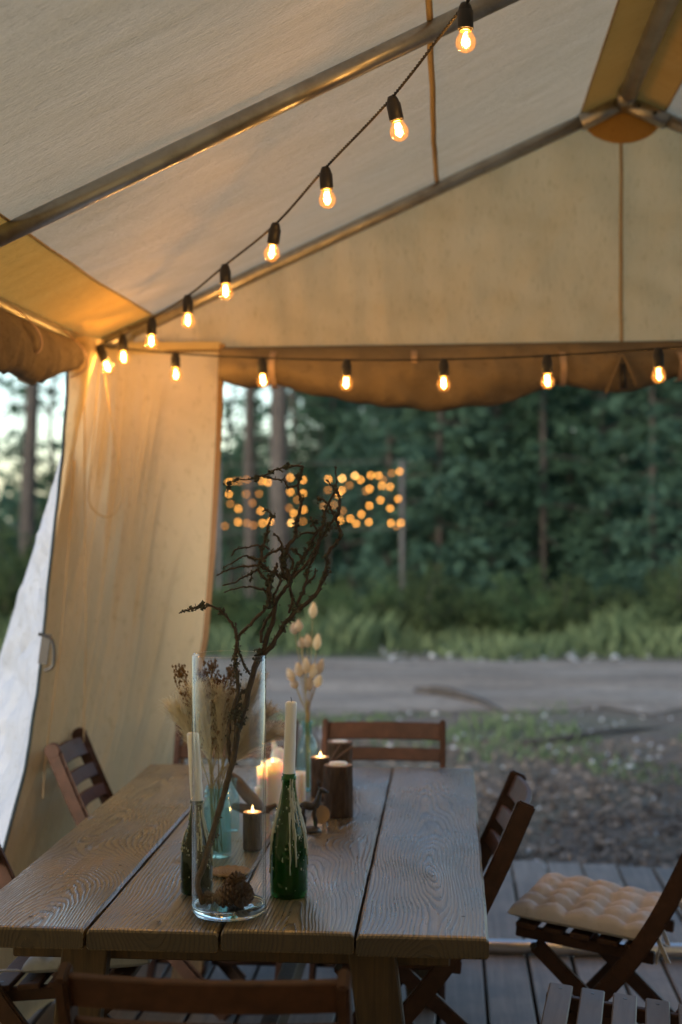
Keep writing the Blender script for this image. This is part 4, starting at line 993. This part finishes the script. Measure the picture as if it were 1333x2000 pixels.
for pts, z5, d0, d1, r0, r1 in BR:
    pp = poly(pts, 0, d0, d1, z5); n = len(pp); rad = []
    for i, p in enumerate(pp):
        j = .0015 * nz(i * 1.7, r0 * 999)
        pp[i] = p + Vector((r.gauss(0, .0010), r.gauss(0, .0010), r.gauss(0, .0010)))
        rad.append(max(.0011, .76 * lerp(r0, r1, i / (n - 1)) * (1 + .30 * nz(i * .9, r0 * 777, 2)) ))
    bm_.tube(pp, rad, 8)
    low = not z5 and r0 > .008
    for i in range(n - 1):
        L = (pp[i + 1] - pp[i]).length; cl_ = max(0, .40 + 2.1 * nz(i * .33, r0 * 517.3 + len(pts) * .37, 6)); cnt = int(L / .0012 * (.25 if low and i < n * .55 else 1.0) * cl_ + r.random())
        for _ in range(cnt):
            p = pp[i].lerp(pp[i + 1], r.random()); d = Vector((r.gauss(0, 1), r.gauss(0, 1), r.gauss(0, 1))).normalized(); s = r.uniform(.0016, .0044) * (1.2 if r0 > .004 else .85) * (.7 + .5 * min(1.2, cl_))
            c = p + d * (rad[i] + s * .15 + r.random() ** 2 * .005 * min(1.2, cl_)); t1 = d.orthogonal().normalized(); t2 = d.cross(t1)
            li.add([c + t1 * s, c + t2 * s * r.uniform(.5, 1), c - t1 * s * r.uniform(.5, 1), c - t2 * s, c + d * s * r.uniform(.5, 1.6)], [(0, 1, 4), (1, 2, 4), (2, 3, 4), (3, 0, 4), (3, 2, 1, 0)])
    for i in range(2, n - 1, 3):                          # short spurs
        if r.random() < .45:
            d = Vector((r.gauss(0, 1), r.gauss(0, .6), r.gauss(.4, 1))).normalized(); bm_.tube([pp[i], pp[i] + d * r.uniform(.006, .014)], [rad[i] * .5, .0008], 5)
bo = bm_.build('wood', M['twig'], branch, smooth=True, world=True)
tag(li.build('lichen', M['lichen'], branch, world=True), 'grey green lichen crust', kind='stuff')
# --- pine cones in the vase
def cone_mesh(seed, L=.055, W=.026):
    r = random.Random(seed); b = MB(); b.tube([(0, 0, -L * .5), (0, 0, 0), (0, 0, L * .5)], [.006, .010, .003], 8)
    N_ = 70
    for i in range(N_):
        t = i / N_; z = -L * .45 + L * .95 * t; a = i * 2.399963; wd = W * (math.sin(math.pi * (.12 + .85 * t)) ** .7) * r.uniform(.9, 1.1)
        o = Vector((math.cos(a), math.sin(a), 0)); tn = Vector((-math.sin(a), math.cos(a), 0)); up = Vector((0, 0, 1)); s = .0085 * (1 - .45 * t)
        p0 = o * .005 + up * z; p1 = o * wd + up * (z + .007)
        b.add([p0 - tn * s * .4, p0 + tn * s * .4, p1 + tn * s, p1 + up * .0035 + o * .0015, p1 - tn * s, p1 - up * .003], [(0, 1, 2, 3), (0, 3, 4), (1, 0, 5), (1, 5, 2), (0, 4, 5), (2, 5, 4, 3)])
    return b.mesh('pine_cone', M['cone'])
CM = [cone_mesh(s) for s in (1, 2, 3)]
CL = ['pine cone at the right in the bottom of the glass vase', 'pine cone in the middle of the vase bottom', 'pine cone at the back of the vase bottom', 'small pine cone by the branch foot in the vase', 'pine cone lying on top of the others in the vase']
for i, (dx, dy, dz, rot, s) in enumerate(((.028, -.018, .046, (1.3, .2, .6), 1.05), (-.008, -.028, .044, (1.45, .3, 2.0), .95), (.012, .032, .046, (1.4, 0, 3.9), 1.0), (-.040, -.020, .038, (1.5, 0, 5.1), .55), (.012, .004, .070, (1.1, .5, 1.2), .75))):
    o = link_obj('pine_cone', CM[i % 3], None, (VX + dx, VY + dy, TZ + .0015 + dz), rot, (s,) * 3); tag(o, CL[i], 'pine cone', 'pine cones in the vase')

# --- bottles with candles
def bottle(u, y, label, H, Rb, mat, neck=.0145, drip=0, seed=0):
    o = place('bottle', u, y, label, 'bottle'); b = MB(); nk = neck
    pr = [(0, .006), (Rb * .55, .004), (Rb * .85, .0), (Rb * .97, .004), (Rb, .015), (Rb * .99, H * .30), (Rb * .96, H * .42), (Rb * .88, H * .52), (Rb * .72, H * .62), (Rb * .56, H * .70), (nk * 1.35, H * .79), (nk * 1.08, H * .88), (nk, H * .945), (nk * 1.22, H * .95), (nk * 1.25, H * .975), (nk * 1.1, H * .98), (nk * 1.1, H), (nk * .8, H), (nk * .8, H * .93)]
    b.lathe(pr, 48); b.build('glass', M[mat], o, smooth=True)
    b = MB(); q = [(max(0, r_ - .0032), z) for r_, z in pr[3:14]]; q = [(0, .010), (Rb * .8, .010)] + q[1:]; b.lathe(q, 40); b.build('inner_wall', M[mat], o, smooth=True)
    if drip:
        r = random.Random(seed); b = MB(); prz = [p[1] for p in pr[3:16]]; prr = [p[0] for p in pr[3:16]]
        for i in range(drip):
            a = r.choice((-.5, -.15, -2.9, -1.3)) + r.gauss(0, .22) if r.random() < .8 else r.uniform(0, 6.28); z0 = H * r.uniform(.60, .97); ln = H * r.uniform(.08, .50); pts = []; rr = []
            m = 9
            for j in range(m):
                z = max(.02, z0 - ln * j / (m - 1)); aa = a + .05 * nz(j * .6, i); rb = float(np.interp(z, prz, prr)); pts.append((math.cos(aa) * (rb + .0006), math.sin(aa) * (rb + .0006), z)); rr.append(r.uniform(.0012, .0034) * (1.35 if j == m - 1 else 1) * (.7 + .5 * abs(nz(j, i * 3.3))))
            b.tube(pts, rr, 6)
        for i in range(drip * 4):
            a = r.choice((-.4, -2.8, -1.4)) + r.gauss(0, .45); z = H * min(.9, max(.08, r.gauss(.52, .18))); rb = float(np.interp(z, prz, prr)); s = r.uniform(.0006, .0021)
            c = Vector((math.cos(a) * rb, math.sin(a) * rb, z)); b.lathe([(0, -s * 2), (s, -s), (s, s), (0, s * 1.8)], 5, c)
        tag(b.build('wax_drips', M['waxdrip'], o, smooth=True), 'old wax run down the glass', kind='stuff')
    return o
def taper(u, y, z0, z1, rad, label, du=0, lit=False):
    o = empty('candle', (gx(u, y), y, z0)); tag(o, label, 'candle'); h = z1 - z0; b = MB(); dx = du / FPX * y
    n = 14; prof = [(rad * .75, 0), (rad, .012)] + [(rad * (1 - .04 * i / n), .012 + (h - .016) * i / n) for i in range(1, n + 1)] + [(rad * .80, h - .001), (rad * .55, h), (rad * .25, h - .003), (0, h - .003)]
    b.lathe(prof, 28, cap0=True); b.v = [(p[0] + dx * p[2] / h + .0006 * nz(p[2] * 30, 1), p[1], p[2]) for p in b.v]; b.build('wax', M['taper'], o, smooth=True)
    b = MB(); b.tube(smoothpath([(dx, 0, h - .004), (dx + .0005, 0, h + .004), (dx - .0012, 0, h + .010)], 3), .0008, 6); b.build('wick', M['wick'], o)
    return o
bottle(564, 3.325, 'green glass bottle streaked with white wax beside the tall vase', .288, .0445, 'green', .0140, 26, 5)
taper(563.5, 3.325, TZ + .272, 1.2085, .0143, 'white taper candle standing in the wax-streaked green bottle', 5)
bottle(381, 3.335, 'dark green wax-crusted bottle behind the left side of the vase', .225, .0385, 'darkgreen', .0125, 16, 24)
taper(382, 3.335, TZ + .210, 1.131, .0150, 'white taper candle in the dark bottle left of the vase', -9)

# --- aqua jar with dried plumes
JU, JY = 422, 3.70
jar = place('glass_jar', JU, JY, 'aqua glass jar full of pale dried grasses behind the vase', 'jar')
b = MB(); jr = .0375
b.lathe([(0, .004), (jr * .9, .0), (jr, .008), (jr, .125), (jr * .93, .142), (jr * .84, .150), (jr * .84, .154), (jr * .92, .156), (jr * .92, .160), (jr * .84, .162), (jr * .84, .166), (jr * .92, .168), (jr * .92, .172), (jr * .84, .174), (jr * .86, .182), (jr * .78, .182), (jr * .76, .15), (jr * .92, .12), (jr * .92, .012), (0, .010)], 40)
b.build('glass', M['aqua'], jar, smooth=True)
JB = Vector((gx(JU, JY), JY, TZ + .014))
def plume(tip_uv, dy, label, kind, seed, name, cat, group, npl=420):
    """stem from the jar with a feathery head"""
    r = random.Random(seed); tip = at(tip_uv[0], tip_uv[1], JY + dy); base = JB + Vector((r.uniform(-.018, .018), r.uniform(-.018, .018), 0))
    throat = Vector((JB.x + r.uniform(-.020, .020), JB.y + r.uniform(-.018, .018), JB.z + .165))
    path = smoothpath([base, throat, throat.lerp(tip, .5) + Vector((0, 0, .02)), tip], 8)
    o = empty(name, base); tag(o, label, cat, group)
    b = MB(); b.tube(path, [.0014] * len(path), 5); b.build('stem', M['straw'], o, world=True)
    b = MB(); n = len(path); i0 = int(n * .48)
    for _ in range(npl):
        t = r.random() ** .8; i = i0 + t * (n - 1 - i0); k_ = min(n - 2, int(i)); p = path[k_].lerp(path[k_ + 1], i - k_); ax = (path[k_ + 1] - path[k_]).normalized()
        a = r.uniform(0, 6.28); sd = (ax.orthogonal().normalized() * math.cos(a) + ax.cross(ax.orthogonal().normalized()) * math.sin(a))
        if kind == 'pampas':
            L = r.uniform(.07, .14) * (1 - .40 * t); sp = r.uniform(.20, .85); w_ = .0010
            q0 = p; q1 = p + ax * L * .45 + sd * L * .22 * sp; q2 = p + ax * L * .8 + sd * L * .50 * sp; q3 = p + ax * L * .92 + sd * L * (.85 * sp) + Vector((0, 0, -L * .22 * sp))
            wn = ax.cross(sd) * w_
            b.add([q0 - wn, q0 + wn, q1 - wn, q1 + wn, q2 - wn * .7, q2 + wn * .7, q3], [(0, 1, 3, 2), (2, 3, 5, 4), (4, 5, 6)])
        else:
            L = .024 * r.uniform(.3, 1.5) * (1.15 - .6 * t); q = p + sd * L * .9 + ax * L * .8; s = .0030 * r.uniform(.6, 1.2); e1 = sd.cross(ax).normalized()
            b.add([q - ax * s * 1.6, q + e1 * s, q + sd * s, q - e1 * s, q - sd * s, q + ax * s * 1.8], [(0, 2, 1), (0, 3, 2), (0, 4, 3), (0, 1, 4), (5, 1, 2), (5, 2, 3), (5, 3, 4), (5, 4, 1)])
            if _ % 4 == 0: b.tube([p, q], [.0006, .0004], 3)
    ho = b.build('head', M['pampas' if kind == 'pampas' else 'sorghum'], o, world=True); ho['kind'] = 'stuff'
    return o
PG = 'dried grasses in the aqua jar'
PU = [352, 372, 392, 412, 430, 450, 478, 495, 505, 400, 425, 520]
for i, (uv, dy) in enumerate((((352, 1400), -.02), ((372, 1380), .03), ((392, 1372), -.03), ((412, 1368), .02), ((430, 1376), -.02), ((450, 1388), .03), ((478, 1370), .0), ((495, 1352), .03), ((505, 1410), -.02), ((400, 1400), .0), ((425, 1395), .03), ((520, 1440), .02))):
    lab = {0: 'pale feathery plume leaning furthest left in the aqua jar', 7: 'pale feathery plume leaning right toward the candles', 11: 'thin pale plume bending lowest to the right from the aqua jar'}.get(i, 'pale feathery plume in the aqua jar, %s from the left' % ORD[sorted(range(12), key=lambda q: PU[q]).index(i)])
    plume(uv, dy, lab, 'pampas', 40 + i, 'pampas_plume', 'dried grass', PG, 620)
for i, (uv, dy, lab) in enumerate((((352, 1308), .02, 'short brown seed head leaning left out of the aqua jar'), ((392, 1318), .01, 'brown seed head just left of the branch in the aqua jar'), ((412, 1300), .04, 'tallest brown seed head in the middle of the aqua jar'), ((428, 1335), -.01, 'low brown seed head in the middle of the aqua jar'), ((455, 1312), .03, 'brown seed head right of the branch in the aqua jar'))):
    plume(uv, dy, lab, 'seed', 70 + i, 'seed_plume', 'dried plant', PG, 260)
# small second aqua glass behind
g2 = place('small_bottle', 452, 4.0, 'small aqua bottle half hidden behind the jar of plumes', 'bottle'); b = MB(); rr_ = .020
b.lathe([(0, .004), (rr_ * .9, 0), (rr_, .006), (rr_, .09), (rr_ * .8, .105), (rr_ * .55, .115), (rr_ * .55, .140), (rr_ * .68, .142), (rr_ * .68, .148), (rr_ * .5, .148)], 28); b.build('glass', M['aqua'], g2, smooth=True)

# --- clear bottle with bunny tails
BU, BY = 600, 4.60
cb_ = place('bottle', BU, BY, 'clear aqua bottle holding fluffy bunny tail stems behind the candles', 'bottle'); b = MB(); Rb = .0365; H = .225
pr = [(0, .005), (Rb * .9, 0), (Rb, .006), (Rb, H * .55), (Rb * .92, H * .64), (Rb * .7, H * .73), (Rb * .45, H * .80), (Rb * .42, H * .95), (Rb * .52, H * .96), (Rb * .52, H * .99), (Rb * .36, H * .99), (Rb * .36, H * .80)]
b.lathe(pr, 36); b.build('glass', M['aqua'], cb_, smooth=True)
BB = Vector((gx(BU, BY), BY, TZ + .01))
bt = [(612, 1192, .019, 0), (575, 1228, .014, 1), (584, 1222, .014, 2), (590, 1256, .013, 3), (601, 1252, .016, 4), (620, 1254, .019, 5), (568, 1318, .016, 6), (584, 1308, .018, 7), (598, 1300, .019, 8), (612, 1310, .018, 9), (626, 1302, .019, 10), (575, 1335, .013, 11), (605, 1335, .017, 12), (622, 1330, .016, 13)]
BL = {0: 'topmost fluffy bunny tail of the clear bottle bouquet', 5: 'bunny tail leaning right just below the topmost one', 1: 'leftmost of the upper bunny tails', 6: 'leftmost of the lower bunny tails above the clear bottle'}
for u, v, L, i in bt:
    r = random.Random(100 + i); tip = at(u, v, BY + r.uniform(-.03, .03)); base = BB + Vector((r.uniform(-.01, .01), r.uniform(-.01, .01), 0)); th = BB + Vector((r.uniform(-.006, .006), r.uniform(-.006, .006), .21))
    path = smoothpath([base, th, th.lerp(tip, .5) + Vector((0, 0, .01)), tip], 6); o = empty('bunny_tail', base); tag(o, BL.get(i, 'fluffy bunny tail in the %s cluster over the clear bottle, %s from the left' % (('upper', ORD[sorted((1, 2, 3, 4, 0, 5), key=lambda q: bt[q][0]).index(i)]) if i < 6 else ('lower', ORD[sorted(range(6, 14), key=lambda q: bt[q][0]).index(i)]))), 'dried grass', 'bunny tails in the clear bottle')
    b = MB(); b.tube(path, .0014, 5); b.build('stem', M['straw'], o, world=True)
    ax = (path[-1] - path[-4]).normalized(); e1 = ax.orthogonal().normalized(); e2 = ax.cross(e1); b = MB()
    L *= 1.35; core = [tip + ax * L * (t * 2 - 1) for t in np.linspace(0, 1, 8)]; b.tube(core, [.004, .010, .0138, .0145, .0132, .0105, .007, .0025], 10)
    for _ in range(170):
        t = r.random(); a = r.uniform(0, 6.28); d = e1 * math.cos(a) + e2 * math.sin(a); rd = float(np.interp(t * 7, range(8), [.004, .010, .0138, .0145, .0132, .0105, .007, .0025])); p = tip + ax * L * (t * 2 - 1) + d * rd; q = p + d * .004 + ax * r.uniform(.004, .010); wn = ax.cross(d) * .0004
        b.add([p - wn, p + wn, q], [(0, 1, 2)])
    b.build('head', M['bunny'], o, smooth=True, world=True)

# --- log candle holders
def log_holder(u, y, h, rad, label, wax=True, lit=False, seed=0, nub=0):
    o = place('log_candle_holder', u, y, label, 'candle holder', 'log candle holders'); b = MB(); s0 = seed * 3.7
    f = lambda th, z: 1 + .035 * nz(math.cos(th) * 2 + s0, math.sin(th) * 2, z * 9) + .02 * nz(math.cos(th) * 7, math.sin(th) * 7 + s0, z * 30)
    b.lathe([(rad * .97, 0)] + [(rad, z) for z in np.linspace(.002, h - .002, 12)] + [(rad * .96, h)], 40, rfn=f, cap0=True); b.build('bark', M['bark'], o, smooth=True)
    b = MB(); b.lathe([(rad * .955, h), (rad * .62, h + .0005), (rad * .60, h - .012), (0, h - .012)], 40); b.build('cut_end', M['logend'], o)
    cup = MB(); cup.lathe([(rad * .57, h - .0115), (rad * .57, h + .001), (rad * .54, h + .001), (rad * .54, h - .005), (0, h - .006)], 28); c = cup.build('tealight', M['wax'], o, smooth=True)
    if nub:
        q = MB(); q.lathe([(rad * .58, h + .001), (rad * .52, h + nub), (rad * .3, h + nub * 1.1), (0, h + nub * .7)], 20, rfn=lambda th, z: 1 + .12 * math.sin(th * 2 + 1)); q.build('melted_wax', M['wax'], o, smooth=True)
    if lit: flame(o, (0, 0, h - .002), .8)
    return o
log_holder(492, 3.78, .100, .0262, 'small bark log holder with a lit tealight seen through the vase', lit=True, seed=1)
log_holder(661, 4.215, .152, .0440, 'thick bark log holder with a white unlit candle beside the deer figure', seed=2, nub=.008)
log_holder(626, 4.50, .126, .0300, 'bark log holder with a burning tealight next to the clear bottle', lit=True, seed=3)
log_holder(664, 4.72, .140, .0420, 'bark log holder with white wax at the back, furthest from the vase', seed=4, nub=.003)
# --- pillar candles
def pillar(u, y, h, rad, label, lit=False, seed=0, rough=.08):
    o = place('pillar_candle', u, y, label, 'candle', 'candles in the middle of the table'); b = MB()
    rim = lambda th: h + rough * rad * 2.2 * nz(math.cos(th) * 1.6 + seed, math.sin(th) * 1.6, seed)
    N_ = 40; vs = []; fs = []; rings = [(1.0, 0, 0), (1.0, .3, 0), (1.0, .6, 0), (.99, .9, 0), (.97, 1.0, 0), (.90, 1.0, 0), (.84, None, .016), (.80, None, .030), (.4, None, .032), (.03, None, .032)]
    for (rf, zf, dp) in rings:
        for k_ in range(N_):
            th = 2 * math.pi * k_ / N_; w_ = 1 + .03 * nz(math.cos(th) * 3 + seed, math.sin(th) * 3, (zf or 1) * 3)
            z = rim(th) * zf if zf is not None else h - dp
            vs.append((rad * rf * w_ * math.cos(th), rad * rf * w_ * math.sin(th), z))
    for i in range(len(rings) - 1):
        for k_ in range(N_): fs.append((i * N_ + k_, i * N_ + (k_ + 1) % N_, (i + 1) * N_ + (k_ + 1) % N_, (i + 1) * N_ + k_))
    b.add(vs, fs); b.build('wax', M['wax'], o, smooth=True)
    b = MB(); b.tube([(0, 0, h - .033), (0, 0, h - .020)], .001, 6); b.build('wick', M['wick'], o)
    if lit: flame(o, (0, 0, h - .019), 1.15)
    return o
pillar(531, 4.35, .137, .036, 'wide burning pillar candle glowing orange behind the green bottle', True, 1, .12)
pillar(511, 4.30, .130, .0165, 'narrow burning candle glowing left of the wide pillar', True, 2, .2)
pillar(585, 4.28, .118, .0185, 'narrow pale pillar candle right of the green bottle neck', False, 3, .03)
pillar(502, 4.20, .085, .0105, 'thin white candle stub beside the glowing pillar', False, 4, .05)
o = place('melted_candle', 543, 4.47, 'white melted candle with a tall drawn-out spike behind the glowing pillar', 'candle', 'candles in the middle of the table'); b = MB()
b.lathe([(.030, 0), (.029, .06), (.026, .12), (.020, .150), (.010, .158), (0, .160)], 24, rfn=lambda th, z: 1 + .12 * nz(math.cos(th) * 2, math.sin(th) * 2, z * 20), cap0=True); b.build('wax', M['wax'], o, smooth=True)
b = MB(); b.tube(smoothpath([(-.004, 0, .135), (-.014, 0, .165), (-.019, 0, .188), (-.022, 0, .200)], 4), list(np.linspace(.012, .002, 13)), 12); b.build('wax_spike', M['wax'], o, smooth=True)
for i, (u, y, lab) in enumerate(((546, 4.16, 'small clear glass tealight cup in front of the glowing pillar'), (541, 4.02, 'small clear glass cup nearest the green bottle'))):
    o = place('glass_cup', u, y, lab, 'tealight cup', 'glass tealight cups'); b = MB(); b.lathe([(0, .003), (.018, 0), (.021, .006), (.023, .040), (.021, .040), (.019, .010), (0, .008)], 28); b.build('glass', M['clear'], o, smooth=True)
    b = MB(); b.lathe([(.0165, .011), (.0165, .020), (0, .020)], 20, cap0=True); b.build('tealight', M['wax'], o, smooth=True)
# --- driftwood, twigs, coaster, slice, deer
dw = place('driftwood', 485, 4.05, 'dark curved piece of driftwood between the vase and the candles', 'driftwood')
b = MB(); y = 4.05
A = [at(452, 1512, y + .06), at(464, 1526, y + .05), at(480, 1548, y + .03), at(500, 1568, y), at(514, 1580, y - .02), at(526, 1588, y - .03)]
pp = smoothpath(A, 5); b.tube(pp, [.003 + .017 * math.sin(math.pi * min(1, .08 + i / len(pp))) for i in range(len(pp))], 10)
A = [at(456, 1574, y + .03), at(478, 1580, y + .01), at(500, 1584, y), at(518, 1582, y - .01), at(540, 1572, y)]
pp = smoothpath(A, 5); b.tube(pp, [.006 + .010 * math.sin(math.pi * min(1, .1 + i / len(pp))) for i in range(len(pp))], 10)
b.build('wood', M['drift'], dw, smooth=True, world=True)
for i, (pa, pb, lab) in enumerate((((646, 1492), (668, 1451), 'steeper of two short twigs sticking up behind the thick log holder'), ((648, 1494), (690, 1458), 'flatter of two short twigs sticking up behind the thick log holder'))):
    b = MB(); a, c = at(*pa, 4.40), at(*pb, 4.42); base = Vector((a.x - .03, 4.38, TZ + .01)); b.tube(smoothpath([base, a, c], 6), [.0075 - .004 * j / 12 for j in range(13)], 8); o = b.build('twig', M['drift'], None, smooth=True); tag(o, lab, 'twig', 'twigs on the table')
o = place('wicker_coaster', 448, 3.516, 'round woven wicker coaster on the table behind the vase', 'coaster'); b = MB()
for ring_ in range(7):
    rr_ = .006 + ring_ * .0066; n = 48; b.tube([(rr_ * math.cos(6.2832 * i / n), rr_ * math.sin(6.2832 * i / n), .006 + .0014 * math.sin(i * 1.9 + ring_ * 2)) for i in range(n + 1)], .0042, 6)
b.build('weave', M['wicker'], o, smooth=True)
o = place('wood_slice', 627, 4.03, 'small round bark-edged wood slice leaning on the deer figure', 'wood slice', None, TZ + .044); b = MB()
rotm = Matrix.Rotation(R(78), 3, 'X') @ Matrix.Rotation(R(-8), 3, 'Z'); f = MB(); f.lathe([(.0265, -.010), (.027, 0), (.0265, .010)], 28); f.v = [tuple(rotm @ Vector(p)) for p in f.v]; f.build('bark_ring', M['bark'], o, smooth=True)
f = MB(); f.lathe([(0, -.0095), (.0262, -.0095), (.0262, .0095), (0, .0095)], 28); f.v = [tuple(rotm @ Vector(p)) for p in f.v]; f.build('cut_face', M['logend'], o)
deer = place('deer_figurine', 607, 4.0, 'small dark standing deer figurine on a base before the thick log holder', 'figurine'); deer.rotation_euler = (0, 0, R(12)); S_ = 1.0
b = MB(); b.lathe([(.028, 0), (.029, .004), (.026, .010), (.015, .014), (0, .015)], 24, cap0=True, rfn=lambda th, z: 1 + .1 * nz(math.cos(th) * 2, math.sin(th) * 2)); b.build('base', M['figure'], deer, smooth=True)
b = MB()
b.tube(smoothpath([(-.030, 0, .072), (-.016, 0, .075), (.002, 0, .071), (.014, 0, .076), (.021, 0, .092), (.025, 0, .108), (.030, 0, .116), (.043, 0, .111), (.049, 0, .107)], 4), list(np.interp(np.linspace(0, 8, 33), range(9), [.006, .0125, .0115, .0125, .0085, .0065, .0080, .0045, .003])), 12)
for (x, yy, kx) in ((-.020, -.007, -.004), (-.018, .007, .003), (.012, -.007, .004), (.014, .007, -.003)):
    b.tube(smoothpath([(x, yy, .072), (x - .003, yy, .050), (x + kx, yy, .030), (x + kx * .5, yy, .012)], 3), list(np.linspace(.0062, .0022, 10)), 8)
for s in (-1, 1):
    b.tube([(.026, s * .004, .119), (.022, s * .011, .125)], [.0028, .0008], 6)
    b.tube(smoothpath([(.027, s * .003, .121), (.020, s * .010, .134), (.022, s * .015, .146)], 3), .0012, 5); b.tube([(.0205, s * .010, .134), (.029, s * .013, .140)], .001, 5)
b.tube([(-.031, 0, .075), (-.037, 0, .068)], [.004, .002], 6)
b.build('deer', M['figure'], deer, smooth=True)
